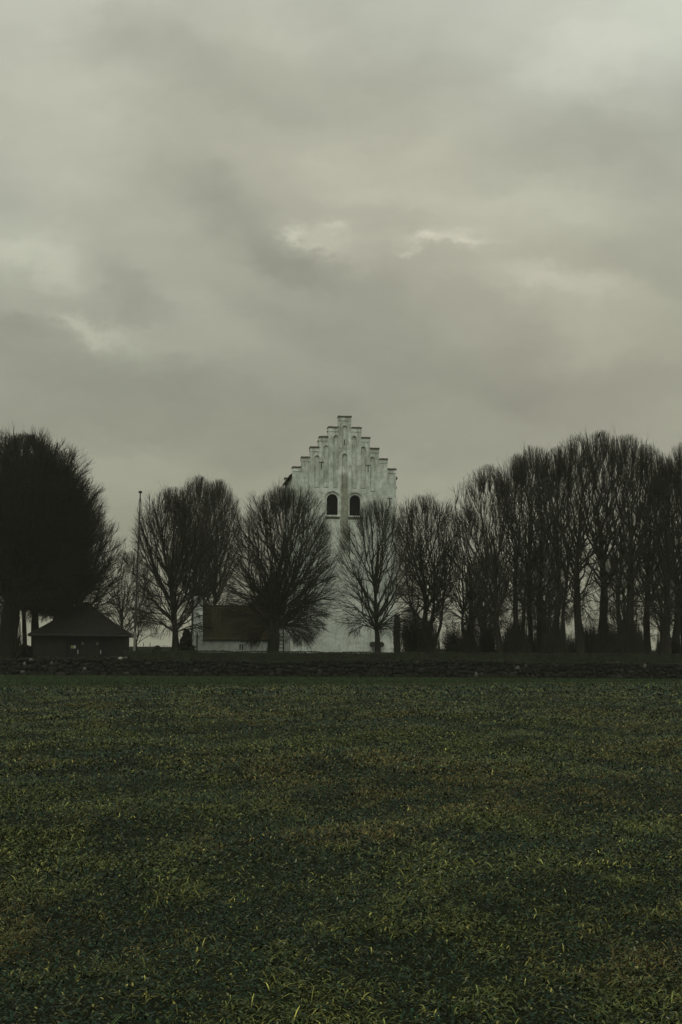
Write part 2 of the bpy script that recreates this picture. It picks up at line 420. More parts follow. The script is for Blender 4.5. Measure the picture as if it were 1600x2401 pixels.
for (y0, y1, tufts, per, wb, leaves, lw) in ((4.6, 10, 480, 9, .0050, 1300, .014), (10, 18, 240, 9, .0074, 600, .019), (18, 32, 105, 8, .0115, 220, .029), (32, 50, 46, 7, .018, 85, .044), (50, 82, 24, 6, .030, 36, .068)):
    # grass tufts, thick in drifts and thin between them
    x, y = scatter(y0, y1, tufts * 1.7)
    d = fbm(x, y, 1.3, 3) * .26 + fbm(x, y, 5.5, 8) * .13 + fbm(x, y * .7, .26 + .013 * y0, 31) * .61
    keep = rng.random(len(x)) < np.clip((d - .45) * 8, .14, 1)
    x, y, d = x[keep], y[keep], d[keep]
    vig = np.clip((d - .35) * 4, .15, 1.2)
    T = len(x); x = np.repeat(x, per); y = np.repeat(y, per); d = np.repeat(d, per); vig = np.repeat(vig, per)
    tuft_h = np.repeat(rng.random(T), per); tuft_c = np.repeat(rng.random(T), per); wind = np.repeat(rng.normal(0.4, 1.5, T), per)
    n = len(x); sp = .03 + wb * 1.6
    x = x + rng.normal(0, sp, n); y = y + rng.normal(0, sp, n)
    head = wind + rng.normal(0, 1.0, n)
    L = (.034 + .060 * rng.random(n)) * (.6 + .5 * tuft_h + .35 * vig) * (1 + wb * 8)
    P = np.stack([x, y, ground_z(x, y) - .004], -1)
    dry = np.clip((fbm(x, y, 2.6, 21) - .45) * 7, 0, 1)[:, None] * (tuft_c[:, None] > .3)
    r_ = rng.random(n)[:, None]
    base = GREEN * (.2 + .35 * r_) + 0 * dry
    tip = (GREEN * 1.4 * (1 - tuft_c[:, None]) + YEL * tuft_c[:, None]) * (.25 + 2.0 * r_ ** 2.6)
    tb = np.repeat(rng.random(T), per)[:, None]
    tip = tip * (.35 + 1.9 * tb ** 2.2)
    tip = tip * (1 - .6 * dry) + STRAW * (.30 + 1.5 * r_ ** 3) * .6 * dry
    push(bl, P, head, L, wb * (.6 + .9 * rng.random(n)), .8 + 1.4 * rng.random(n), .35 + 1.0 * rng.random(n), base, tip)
    # low broad crop leaves
    x, y = scatter(y0, y1, leaves)
    n = len(x); d = fbm(x, y, 1.7, 3) * .6 + fbm(x, y, 5.5, 8) * .4
    hgt = .012 + .05 * rng.random(n)
    P = np.stack([x, y, ground_z(x, y) + hgt], -1)
    r_ = rng.random(n)[:, None]
    tone = TEAL * (.35 + .85 * r_)
    d2 = fbm(x, y, 1.3, 3) * .26 + fbm(x, y, 5.5, 8) * .13 + fbm(x, y * .7, .26 + .013 * y0, 31) * .61
    ol = ((rng.random(n) < np.clip((d2 - .44) * 7, .05, .75)))[:, None]
    tone = np.where(ol, (GREEN * .9 + YEL * .14) * (.4 + .9 * r_), tone)
    pale = (rng.random(n) < .035)[:, None]
    tone = np.where(pale, PALE * (.3 + .5 * r_), tone)
    yl = (rng.random(n) < .02)[:, None]; tone = np.where(yl, YEL * (.5 + .5 * r_), tone)
    push(lf, P, rng.random(n) * 6.3, lw * (.9 + 1.3 * rng.random(n)), lw * (.5 + .5 * rng.random(n)), .1 + 1.3 * rng.random(n), .45 + .9 * rng.random(n), tone, tone * 1.15)
cat_ = lambda s_: [np.concatenate(v) for v in s_]
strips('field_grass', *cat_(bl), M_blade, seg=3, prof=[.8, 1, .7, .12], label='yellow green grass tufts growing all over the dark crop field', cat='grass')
strips('field_crop_leaves', *cat_(lf), M_leaf, seg=2, prof=[.35, 1, .25], label='low dark green broad leaves covering the field between grass tufts', cat='ground cover')
# mown verge turf and its yellowed lip along the crop
n = 90000
x = (rng.random(n) * 2 - 1) * 28; y = edgeY(x) - .3 + (WALL_Y - edgeY(x)) * rng.random(n) ** 1.5
lip = np.exp(-((y - edgeY(x) - .6) / .8) ** 2)[:, None]
P = np.stack([x, y, np.full(n, .02)], -1); r_ = rng.random(n)[:, None]
tone = np.array([.020, .036, .014]) * (.7 + .6 * r_) * (1 - lip) + np.array([.060, .062, .026]) * (.6 + .7 * r_) * lip
strips('verge_grass', P, rng.random(n) * 6.3, .05 + .05 * rng.random(n) + .05 * lip[:, 0], .03 + .02 * rng.random(n), .3 + .8 * rng.random(n), .1 + .4 * rng.random(n), tone, tone * 1.25, M_blade, seg=2, prof=[1, .8, .2],
       label='short mown green grass strip at the foot of the stone wall', cat='grass')

# rank grass at the foot of the wall and on its turf capping
n = 26000
x = (rng.random(n) * 2 - 1) * 30; c_ = vnoise(x, x * 0, 1.1, 77); k_ = rng.random(n) < np.clip((c_ - .35) * 2.5, .05, 1); x = x[k_]; n = len(x); c_ = c_[k_]
capt = rng.random(n) < .45
y = np.where(capt, WALL_Y + .02 + .5 * rng.random(n), WALL_Y - .05 - .35 * rng.random(n) ** 2)
z_ = np.where(capt, 1.0 + .05 * np.sin(x * .31) + .04 * np.sin(x * .83 + 1), .03)
L = (.06 + .16 * rng.random(n)) * (.5 + c_) * np.where(capt, .8, 1.15)
tone = np.array([.022, .028, .014]) * (.5 + .8 * rng.random(n)[:, None])
strips('wall_foot_grass', np.stack([x, y, z_], -1), rng.random(n) * 6.3, L, .02 + .015 * rng.random(n), .3 + 1.2 * rng.random(n), .05 + .5 * rng.random(n), tone, tone * 1.5, M_blade, seg=2, prof=[1, .8, .15],
       label='ragged dark grass along the foot and top of the stone wall', cat='grass')

# ================================================================== FIELDSTONE WALL
wall = empty('stone_wall', (0, WALL_Y, 0))
tag(wall, 'long low dark fieldstone wall between field and churchyard', 'wall')
bm = bmesh.new(); prism(bm, [(-75, -.2), (75, -.2), (75, .86), (-75, .86)], .14, .52)
bobj('core', bm, M_brickdark, wall)
bm = bmesh.new(); bmesh.ops.create_icosphere(bm, subdivisions=2, radius=1)
bm.verts.ensure_lookup_table()
S = np.array([v.co[:] for v in bm.verts]); SF = np.array([[v.index for v in f.verts] for f in bm.faces]); bm.free()
Vs, Fs, Cs = [], [], []
k = 0; z = 0.05
row_h = [.27, .24, .21, .19, .15]
for rh in row_h:
    x = -60.0
    while x < 60:
        wdt = rh * random.uniform(.7, 2.3)
        cx, cz = x + wdt / 2, z + rh / 2 + random.uniform(-.10, .10)
        sc_ = np.array([wdt * random.uniform(.42, .6), .17 + random.uniform(-.03, .05), rh * random.uniform(.42, .78)])
        p = S.copy(); ph = rng.random(6) * 6.3
        p *= (1 + .10 * np.sin(3 * p[:, :1] + ph[0]) + .10 * np.sin(4 * p[:, 1:2] + ph[1]) + .10 * np.sin(3.5 * p[:, 2:] + ph[2]))
        p = np.sign(p) * np.abs(p) ** .8 * sc_
        a = random.uniform(-.2, .2); c_, s_ = math.cos(a), math.sin(a)
        sag = (.05 * math.sin(cx * .31) + .04 * math.sin(cx * .83 + 1)) * cz
        p = np.stack([p[:, 0] * c_ - p[:, 2] * s_, p[:, 1], p[:, 0] * s_ + p[:, 2] * c_], -1) + np.array([cx, .12, cz + sag])
        r0 = random.random()
        g = .008 + .006 * random.random()
        if r0 > .84: g = .013 + .016 * random.random()
        if r0 > .955 and wdt < .34: g = .07 + .16 * random.random() ** 2
        Vs.append(p); Fs.append(SF + k); Cs.append(np.tile(np.array([g, g * .98, g * .88]), (len(S), 1))); k += len(S)
        x += wdt * random.uniform(.96, 1.04)
    z += rh * .93
mesh_np('stones', np.concatenate(Vs), np.concatenate(Fs), M_stone, wall, cols=np.concatenate(Cs), smooth=True)
# turf capping
xs_ = np.arange(-60, 60, .25); ring = []
for x in xs_:
    j = random.uniform(-.02, .03) + .05 * math.sin(x * .31) + .04 * math.sin(x * .83 + 1)
    ring.append([(x, -.06, .93 + j), (x, -.03, 1.0 + j), (x, .3, 1.05 + j), (x, .62, .98 + j)])
Vc = np.array(ring).reshape(-1, 3); i_ = np.arange(len(xs_) - 1)[:, None] * 4
mesh_np('turf_capping', Vc, np.concatenate([i_ + np.array([[q, q + 4, q + 5, q + 1]]) for q in range(3)]), M_yard, wall)

# ================================================================== leafy masses (hedges, evergreen shrubs)
def leaf_cloud(name, pts, size, mtl, parent=None, up=0.0):
    n = len(pts)
    a = rng.normal(size=(n, 3)); a /= np.linalg.norm(a, axis=1)[:, None]
    b = rng.normal(size=(n, 3)); b -= (a * b).sum(1)[:, None] * a; b /= np.linalg.norm(b, axis=1)[:, None]
    a[:, 2] += up
    s_ = (size * (.6 + .8 * rng.random(n)))[:, None]
    V = np.stack([pts - a * s_, pts - b * s_ * .45, pts + a * s_, pts + b * s_ * .45], 1).reshape(-1, 3)
    Q = np.arange(n * 4).reshape(-1, 4)
    return mesh_np(name, V, Q, mtl, parent)
def hedge(x0, x1, y0, y1, ztop, label, dens=700, amp=.04, zb=YARD):
    h = empty('hedge', ((x0 + x1) / 2, (y0 + y1) / 2, zb)); tag(h, label, 'hedge')
    bm = bmesh.new(); w_ = (x1 - x0) / 2; d_ = (y1 - y0) / 2
    box(bm, -w_ + .06, w_ - .06, -d_ + .07, d_ - .07, -.1, ztop - zb - .015)
    bobj('branches', bm, M_ever, h)
    n = int((x1 - x0) * dens)
    x = (rng.random(n) * 2 - 1) * w_
    top = rng.random(n) < .6
    zz = np.where(top, ztop - zb, (ztop - zb) * rng.random(n))
    yy = np.where(top, (rng.random(n) * 2 - 1) * d_, -d_)
    zz = zz + (vnoise(x, yy, .8, 5) - .5) * amp * 2 + np.abs(rng.normal(0, .03, n))
    leaf_cloud('foliage', np.stack([x, yy, zz], -1), .045, M_ever, h)
    return h
hx0 = ax(292, 89)
hedge(hx0, 34, 88.4, 89.3, 1.50, 'low clipped dark hedge just behind the stone wall', 420)
hedge(-75, -4, 146, 147.5, 1.95, 'distant dark hedge closing the churchyard behind the flagpole', 60, .1)
hedge(10, 80, 147, 148.5, 1.9, 'distant dark hedge seen through the right hand row of trunks', 60, .1)

def shrub(u, D, v_top, hw_px, label, shape='round', n=2600, size=.09, group=None, vb=None):
    x = ax(u, D); zt = az(u, v_top, D); rw = hw_px * D / F; H = zt - YARD
    r = empty('evergreen_shrub', (x, D, YARD)); tag(r, label, 'shrub', group)
    t = rng.random(n) ** .8
    if shape == 'round': prof = np.sqrt(np.clip(1 - (2 * t - .9) ** 2 / 1.3, .05, 1))
    elif shape == 'cone': prof = (1 - t) ** .7 + .08
    elif shape == 'lumpy': prof = np.where(t < .45, 1.0, np.where(t < .6, .70, np.clip(1.25 - t * 1.05, .1, 1))) * (1 + .12 * np.sin(t * 31))
    else: prof = np.ones(n) * np.where(t > .93, .7, 1.0)
    ph = rng.random(n) * 6.283; rr = rw * prof * (.72 + .30 * rng.random(n)) * (1 + .12 * np.sin(ph * 3 + t * 9))
    leaf_cloud('foliage', np.stack([rr * np.cos(ph), rr * np.sin(ph), t * H], -1), size, M_ever, r, .3)
    bm = bmesh.new(); q = 12
    for i in range(7):
        tt = i / 7; rod(bm, (0, 0, tt * H * .95), (0, 0, (tt + 1 / 7) * H * .95), rw * .62 * (1 - .75 * tt if shape in ('cone', 'lumpy') else 1 - .25 * tt), q, rw * .62 * (1 - .75 * (tt + 1 / 7) if shape in ('cone', 'lumpy') else 1 - .25 * (tt + 1 / 7)))
    bobj('inner_branches', bm, M_ever, r)
    return r

# ================================================================== BARE TREES
def bez(P0, P1, P2, K):
    t = np.linspace(0, 1, K)[None, :, None]
    return P0[:, None] * (1 - t) ** 2 + 2 * P1[:, None] * t * (1 - t) + P2[:, None] * t ** 2
def tubes(P, Rr, sides):
    """P (N,K,3) centre lines, Rr (N,K) radii -> verts, quads"""
    N, K, _ = P.shape
    T = np.gradient(P, axis=1); T /= np.linalg.norm(T, axis=2, keepdims=True) + 1e-9
    ref = np.where(np.abs(T[:, :1, 2:3]) > .9, np.array([[[1., 0, 0]]]), np.array([[[0, 0, 1.]]]))
    A = np.cross(T, ref); A /= np.linalg.norm(A, axis=2, keepdims=True) + 1e-9
    B = np.cross(T, A)
    ang = np.arange(sides) * 2 * np.pi / sides
    V = P[:, :, None] + Rr[:, :, None, None] * (A[:, :, None] * np.cos(ang)[None, None, :, None] + B[:, :, None] * np.sin(ang)[None, None, :, None])
    i = np.arange(N * K * sides).reshape(N, K, sides)
    j = np.roll(i, -1, axis=2)
    Q = np.stack([i[:, :-1], j[:, :-1], j[:, 1:], i[:, 1:]], -1).reshape(-1, 4)
    return V.reshape(-1, 3), Q
def tree(u, D, v_top, hw, v_bot, tw, label, dens=1.0, cu=None, fork=.42, stems=None, droop=.5, seed=0, shoots=0, group='bare trees', trunk_top=.72, upb=.28, flat=2.7, L1=32, spread=1.0, fuzz=1.0, tm=.43, shell=1.0, name='bare_tree'):
    """u: trunk pixel; v_top/v_bot/hw: crown top, bottom and half width in photo pixels; tw: trunk width px"""
    g = np.random.default_rng(1000 + seed)
    x0 = ax(u, D); s = D / F
    H = az(u, v_top + 6, D) - YARD; zb = az(u, v_bot, D) - YARD; Rc = hw * 1.10 * s; r0 = tw * s / 2
    cx = ((cu if cu is not None else u) - u) * s
    root = empty(name, (x0, D, YARD)); tag(root, label, 'tree', group)
    p1, p2, p3 = g.random(3) * 6.283
    def env(P):
        t = np.clip((P[..., 2] - zb) / (H - zb), 0, 1)
        pr = np.where(t > tm, np.clip(1 - np.abs((t - tm) / (1 - tm)) ** flat, 0, 1) ** .5, np.clip(1 - np.abs((tm - t) / tm) ** (flat + .6), 0, 1) ** .36)
        px_ = P[..., 0] - cx * np.clip(P[..., 2] / H * 1.3, 0, 1)
        ph = np.arctan2(P[..., 1], px_)
        m = 1 + .05 * np.sin(3 * ph + p1 + 3 * t) + .05 * np.sin(5 * ph + p2 - 7 * t) + .04 * np.sin(9 * ph + p3 + 11 * t)
        return np.hypot(px_, P[..., 1]) / (Rc * pr * m + 1e-6), t, (P[..., 2] > zb) & (P[..., 2] < H)
    def reach(P, d, lmax):
        """distance to the crown envelope along d"""
        steps = np.linspace(.04, 1, 22)
        best = np.full(len(P), .10)
        alive = np.ones(len(P), bool)
        for q in steps:
            e, t, ok = env(P + d * (lmax * q)[:, None])
            inside = (e < 1) & ok
            best = np.where(alive & inside, q, best); alive &= inside | (q < .25)
        return best * lmax
    # ---- trunk(s)
    stems = stems or [(0, 0, 1.0, 1.0)]        # (base dx px, top dx px, height fraction, radius factor)
    K = 14; tr = []; tR = []
    for (bx, tx, hf, rf) in stems:
        zt = H * trunk_top * hf; zz = np.linspace(-.15, zt, K)
        q = zz / zt; q = np.clip(q, 0, 1)
        xx = bx * s + (tx - bx) * s * q ** 1.1 + cx * .9 * q + (.11 * np.sin(q * 5 + p3 + bx) + .03 * np.sin(q * 17 + bx)) * np.clip(q * 3, 0, 1) + .10 * np.sin(q * 7 + p1) * q * r0 * 4
        yy = .12 * np.sin(q * 6 + p2) * q * r0 * 4 + g.normal(0, .25) * q
        tr.append(np.stack([xx, yy, zz], -1))
        rr = r0 * rf * (1 - .80 * q ** .9) * (1 + .45 * np.exp(-zz / .35) + .10 * np.sin(zz * 3 + p2))
        tR.append(np.maximum(rr, .03))
    tr, tR = np.array(tr), np.array(tR)
    V, Q = tubes(tr, tR, 10)
    mesh_np('trunk', V, Q, M_bark, root, smooth=True)
    VV, QQ, off = [], [], 0
    def add(P, Rr, sides):
        nonlocal off
        V, Q = tubes(P, Rr, sides); VV.append(V); QQ.append(Q + off); off += len(V)
    # ---- level 1: limbs aimed at the envelope
    n1 = int(L1 * len(stems) ** .5)
    k1 = g.integers(0, len(stems), n1)
    tt = (np.arange(n1) + g.random(n1)) / n1
    tt = tt ** (1.25 if droop >= 1 else .8)
    ph = np.arange(n1) * 2.39996 + g.random(n1) * .5
    zT = zb + (H - zb) * (.04 + .86 * tt)
    q0 = np.stack([np.full(n1, cx), np.zeros(n1), zT], -1)
    dr = np.stack([np.cos(ph), np.sin(ph), np.zeros(n1)], -1)
    rad = reach(q0, dr, np.full(n1, Rc * 1.3)) * (.86 - .50 * g.random(n1) ** 1.8) * spread
    tgt = q0 + dr * rad[:, None]
    zf = zb + (H * fork - zb) if H * fork > zb else zb
    zlo = max(H * fork * .55, zb * .8)
    zs = np.clip(zlo + (zT - zlo) * .50 - rad * .55 + g.normal(0, .3, n1), zlo, H * trunk_top * .97)
    zs = np.minimum(zs, tr[k1, -1, 2] * .97)
    fi = zs / tr[k1, -1, 2] * (K - 1); i0 = np.clip(fi.astype(int), 0, K - 2); fr = (fi - i0)[:, None]
    st = tr[k1, i0] * (1 - fr) + tr[k1, i0 + 1] * fr
    rs = tR[k1, i0] * (1 - fr[:, 0]) + tR[k1, i0 + 1] * fr[:, 0]
    dist = np.linalg.norm(tgt - st, axis=1)
    low = np.clip(1 - tt * 2.4, 0, 1)
    ctrl = st + (tgt - st) * .5 + dr * (dist * .10)[:, None]
    ctrl[:, 2] += dist * (.10 + droop * .35 * low) - dist * .12 * (1 - low)
    P1 = bez(st, ctrl, tgt, 10)
    P1[:, 1:-1] += g.normal(0, 1, (n1, 8, 3)) * (dist * .012)[:, None, None]
    R1 = np.minimum(rs * .62, .02 + dist * .019)[:, None] * (1 - .82 * np.linspace(0, 1, 10) ** .9)[None]
    R1 = np.maximum(R1, .012)
    add(P1, R1, 5)
    # leaders: trunk tops carry twigs too
    parP, parR = [P1], [R1]
    for lev, (per, lf_, a0, a1, Kc, rr0, sides) in enumerate(((int(6.5 * dens + .5), .38, .25, .75, 7, .020, 4), (int(6.6 * dens + .5), .20, .25, .80, 5, .0082, 3), (int(3.6 * dens + .5), .10, .18, .75, 3, .0052, 3))):
        PP = parP[-1]; N, Kp, _ = PP.shape
        rep = np.repeat(np.arange(N), per)
        m = len(rep)
        tpar = .12 + .88 * ((np.tile(np.arange(per), N) + g.random(m)) / per) ** .9
        f = tpar * (Kp - 1.001); i0 = f.astype(int); fr = (f - i0)[:, None]
        st = PP[rep, i0] * (1 - fr) + PP[rep, i0 + 1] * fr
        tg = PP[rep, i0 + 1] - PP[rep, i0]; tg /= np.linalg.norm(tg, axis=1)[:, None] + 1e-9
        rv = g.normal(size=(m, 3)); rv -= (rv * tg).sum(1)[:, None] * tg; rv /= np.linalg.norm(rv, axis=1)[:, None] + 1e-9
        an = a0 + (a1 - a0) * g.random(m)
        d = tg * np.cos(an)[:, None] + rv * np.sin(an)[:, None]
        _, tq, _ = env(st)
        d[:, 2] += upb * (.25 + .6 * tq) * .8 - droop * .55 * np.clip(.32 - tq, 0, 1) * 2
        out_ = st.copy(); out_[:, 0] -= cx; out_[:, 2] = 0; out_ /= np.linalg.norm(out_, axis=1)[:, None] + .3
        d += out_ * .16
        d /= np.linalg.norm(d, axis=1)[:, None]
        size = (H - zb) * .50 + Rc * .5
        L = lf_ * size * (.55 + .8 * g.random(m)) * (1.2 - .55 * tpar)
        if lev < 2:
            k_ = (1.5, 1.6)[lev]
            far = reach(st, d, L * k_)
            edge_ = far * (.93 + .09 * g.random(m))
            L = np.where(far < L * k_ * .98, np.where(far < L, edge_, np.where(g.random(m) < (.75, .55)[lev], edge_, L)), L) + .05
        else: L = np.clip(L, .22, .60)
        end = st + d * L[:, None]
        cc = st + d * (L * .5)[:, None] + g.normal(0, .05, (m, 3)) * L[:, None]
        up_ = np.clip(tq - .25, -.3, .5)
        end[:, 2] += L * .16 * up_; cc[:, 2] -= L * .08 * np.sign(up_)
        P = bez(st, cc, end, Kc)
        if Kc > 4: P[:, 1:-1] += g.normal(0, .012, (m, Kc - 2, 3)) * L[:, None, None]
        ta = 1 - .62 * np.linspace(0, 1, Kc)
        rbase = rr0 * fuzz * (.7 + .7 * g.random(m))
        Rr = rbase[:, None] * ta[None] * (1 if lev else 1 + L[:, None] * .35)
        if lev == 0:
            Rr = np.minimum(Rr, np.maximum(parR[-1][rep, i0], .012)[:, None])
        add(P, Rr, sides)
        parP.append(P); parR.append(Rr)
    # outermost twigs: spread evenly over the crown surface and joined to the nearest branch inside
    src_ = np.concatenate([p_[:, 1:].reshape(-1, 3) for p_ in parP[:3]])
    kd = KDTree(len(src_))
    for i_, c_ in enumerate(src_.tolist()): kd.insert(c_, i_)
    kd.balance()
    ns = int(shell * (Rc * 2 * (H - zb)) * 26)
    th = g.random(ns) * 6.283; tz = np.clip(1 - g.random(ns) ** 1.25, .02, .995)
    # more of them near the top, where the dome closes
    Zs = zb + (H - zb) * tz
    c0 = np.stack([cx * np.clip(Zs / H * 1.3, 0, 1), np.zeros(ns), Zs], -1)
    d0 = np.stack([np.cos(th), np.sin(th), np.zeros(ns)], -1)
    rr_ = reach(c0, d0, np.full(ns, Rc * 1.25)) * (.90 + .11 * g.random(ns)) * np.sqrt(np.where(tz > .8, g.random(ns) ** .5, 1.0))
    en = c0 + d0 * rr_[:, None]
    en[:, 2] += np.where(tz > .9, 0, 0) + g.normal(0, .06, ns)
    cen = np.array([cx, 0, zb + (H - zb) * .25])
    q_in = en + (cen - en) * (.13 + .06 * g.random(ns) + .03 * np.clip((tz - .70) * 4, 0, 1))[:, None]
    st = np.array([kd.find(p_)[0][:] for p_ in q_in.tolist()])
    ok_ = np.linalg.norm(en - st, axis=1) < 2.7
    st, en = st[ok_], en[ok_]; ns = len(st); Ls = np.linalg.norm(en - st, axis=1)
    tzk = np.clip((en[:, 2] - zb) / (H - zb), 0, 1)
    cc = (st + en) / 2 + (st - cen) / (np.linalg.norm(st - cen, axis=1)[:, None] + .1) * (Ls * .08)[:, None]
    cc += g.normal(0, .07, (ns, 3)) * Ls[:, None]
    P = bez(st, cc, en, 5)
    add(P, ((.0062 + .0045 * g.random(ns)) * fuzz)[:, None] * np.linspace(1.25, .45, 5)[None], 3)
    m = ns * 3; rep = np.repeat(np.arange(ns), 3); ti = g.integers(1, 4, m)
    s2 = P[rep, ti]; tg = P[rep, ti + 1] - s2; tg /= np.linalg.norm(tg, axis=1)[:, None] + 1e-9
    d = tg + g.normal(0, .38, (m, 3)) + np.array([0, 0, .12]); d /= np.linalg.norm(d, axis=1)[:, None]
    e2 = s2 + d * (Ls[rep] * (.25 + .35 * g.random(m)) * (1.1 - ti / 5))[:, None]
    add(bez(s2, (s2 + e2) / 2 + g.normal(0, .02, (m, 3)), e2, 3), np.full((m, 3), .0050 * fuzz) * np.array([[1.1, .8, .4]]), 3)
    mesh_np('crown', np.concatenate(VV), np.concatenate(QQ), M_twig, root)
    if shoots:
        n = shoots; hh = (.6 + 2.3 * g.random(n) ** 1.3)
        a = g.random(n) * 6.283; rr = (r0 * .6 + .62 * g.random(n) ** .8) * np.clip(1.25 - hh * .22, .45, 1)
        st = np.stack([rr * np.cos(a), rr * np.sin(a), np.zeros(n)], -1)
        en = st * (1.1 + .35 * g.random(n))[:, None]; en[:, 2] = hh
        cc = (st + en) / 2; cc[:, :2] *= 1.25; cc += g.normal(0, .05, (n, 3))
        P = bez(st, cc, en, 4)
        Rr = (.018 + .014 * g.random(n))[:, None] * np.linspace(1, .35, 4)[None]
        V, Q = tubes(P, Rr, 3)
        mesh_np('basal_shoots', V, Q, M_twig, root)
    return root

LG, MG, RG = 'dense bare trees at the left edge', 'bare trees around the church', 'row of tall bare trees on the right'
tree(14, 93, 1010, 168, 1450, 52, 'huge dense bare tree with thick trunk at the far left edge', 1.3, cu=48, seed=1, group=LG, shoots=500, L1=56, fuzz=1.3, tm=.36, shell=1.7, trunk_top=.80)
tree(84, 95, 1052, 128, 1468, 22, 'tall dense bare tree between the left edge tree and the hut', 1.2, seed=2, group=LG, L1=38, cu=80, fuzz=1.3, tm=.36)
tree(58, 101, 1060, 90, 1450, 12, 'thin stemmed bare tree behind the thick trunks at the left edge', 1.1, seed=3, group=LG, L1=26, fuzz=1.3)
tree(122, 102, 1105, 104, 1468, 13, 'bare tree rising behind the left half of the dark hut roof', 1.2, cu=136, seed=4, group=LG, L1=34, fuzz=1.25, tm=.36)
tree(178, 106, 1192, 98, 1462, 11, 'spreading bare tree whose low crown hangs over the hut roof ridge', 1.0, cu=186, seed=5, group=LG, L1=34, fuzz=1.1, tm=.40)
tree(287, 124, 1285, 80, 1478, 8, 'small sparse bare tree between the hut and the flagpole', .8, seed=6, group=MG, L1=20, fork=.3, fuzz=.85)
tree(322, 112, 1360, 46, 1500, 4, 'smallest bare tree with thin stem right beside the flagpole foot', .75, seed=7, group=MG, L1=14, fork=.35, fuzz=.85)
tree(411, 93, 1134, 90, 1508, 18, 'round crowned bare tree on a straight trunk left of the red roofed wing', 1.0, cu=398, seed=8, group=MG, fork=.30, L1=34, tm=.34)
tree(462, 134, 1108, 66, 1450, 16, 'tall bare tree behind the white gable end of the low wing', 1.0, cu=462, seed=9, group=MG, fork=.36, L1=26, stems=[(-8, -10, 1, 1), (8, 8, .95, .8)], upb=.4, tm=.52)
tree(496, 136, 1116, 56, 1440, 14, 'bare tree with upright limbs behind the red tiled roof of the wing', 1.0, cu=508, seed=10, group=MG, fork=.36, L1=26, upb=.4, tm=.52)
tree(637, 92, 1132, 122, 1512, 30, 'broad bare tree with thick trunk and ladder in front of the tower left side', 1.1, cu=664, seed=11, group=MG, fork=.34, droop=1.0, L1=40, stems=[(0, 0, 1, 1), (0, -24, .75, .6), (2, 24, .8, .6)], tm=.38)
tree(884, 93, 1164, 96, 1500, 15, 'slender fan shaped bare tree in front of the tower right side', .95, seed=12, group=MG, fork=.36, droop=1.1, L1=30, fuzz=.9, upb=.34, tm=.45)
tree(1004, 95, 1152, 74, 1480, 18, 'low forking bare tree with several stems just right of the tower', .95, cu=998, seed=13, group=MG, fork=.42, L1=26, stems=[(0, -14, 1, 1), (-8, -46, .68, .55), (6, 22, .9, .75), (8, 58, .78, .55)], shoots=500, fuzz=.95, tm=.6)
tree(1100, 97, 1176, 62, 1495, 18, 'short bare tree with swollen base between the forking tree and the tall row', .66, cu=1102, seed=14, group=RG, fork=.42, L1=22, stems=[(0, 0, 1, 1), (-3, -22, .8, .6), (3, 30, .8, .6)], shoots=450, tm=.5, trunk_top=.66)
tree(1176, 94, 1082, 84, 1485, 17, 'first tall bare tree of the right hand row with spreading left limbs', .66, cu=1150, seed=15, group=RG, fork=.42, L1=22, upb=.26, tm=.66, trunk_top=.66)
tree(1212, 95, 1056, 62, 1480, 18, 'tall straight bare tree standing on the widest dark base of shoots', .66, cu=1218, seed=16, group=RG, fork=.46, L1=22, shoots=750, stems=[(0, 0, 1, 1), (14, 22, .85, .7)], upb=.28, tm=.62, trunk_top=.66)
tree(1256, 98, 1038, 78, 1480, 17, 'second domed bare tree of the right hand row with twin stems', .66, cu=1256, seed=17, group=RG, fork=.46, L1=22, stems=[(-9, -14, 1, .9), (10, 16, 1, .9)], upb=.26, tm=.66, trunk_top=.66)
tree(1302, 94, 1042, 66, 1475, 20, 'tall bare tree rising from a dark clump of base shoots', .66, cu=1312, seed=18, group=RG, fork=.46, L1=22, shoots=750, stems=[(0, 0, 1, 1), (16, 26, .9, .6)], upb=.28, tm=.6, trunk_top=.66)
tree(1362, 94, 1012, 80, 1475, 25, 'very tall bare tree with stout trunk at the crest of the row', .66, cu=1356, seed=19, group=RG, fork=.46, L1=22, upb=.26, tm=.68, trunk_top=.66)
tree(1414, 95, 1002, 78, 1475, 28, 'tallest bare tree of the row, with the bird in its top', .66, cu=1414, seed=20, group=RG, fork=.46, L1=22, shoots=400, upb=.26, tm=.66, trunk_top=.66)
tree(1476, 94, 1010, 84, 1475, 26, 'tall bare tree with dark bushy foot right of the tallest tree', .66, cu=1478, seed=21, group=RG, fork=.46, L1=22, shoots=750, stems=[(0, 0, 1, 1), (-16, -26, .9, .6)], upb=.26, tm=.66, trunk_top=.66)
tree(1518, 97, 1034, 70, 1480, 20, 'bare tree left of the bright gap near the right edge', .66, cu=1526, seed=22, group=RG, fork=.46, L1=28, upb=.26, tm=.62, trunk_top=.66)
tree(1562, 94, 1062, 62, 1480, 24, 'lower bare tree right of the bright gap near the right edge', .66, cu=1565, seed=23, group=RG, fork=.46, L1=22, upb=.26, tm=.6, trunk_top=.66)
tree(1606, 95, 1030, 66, 1480, 22, 'last bare tree, cut off by the right edge', .66, cu=1610, seed=24, group=RG, fork=.46, L1=22, upb=.26, tm=.62, trunk_top=.66)
def copy_tree(src, u, D, k, rz, label, group):
    o = src.copy(); COL.objects.link(o); o.location = (ax(u, D), D, YARD); o.scale = (k, k, k * 1.0); o.rotation_euler.z = rz
    tag(o, label, 'tree', group)
    for c in src.children:
        d = c.copy(); COL.objects.link(d); d.parent = o
    return o
T = {o['label'][:22]: o for o in COL.objects if o.name.startswith('bare_tree')}
src = [o for o in COL.objects if o.name.startswith('bare_tree')]
BR = 'second row of bare trees behind the right hand row'
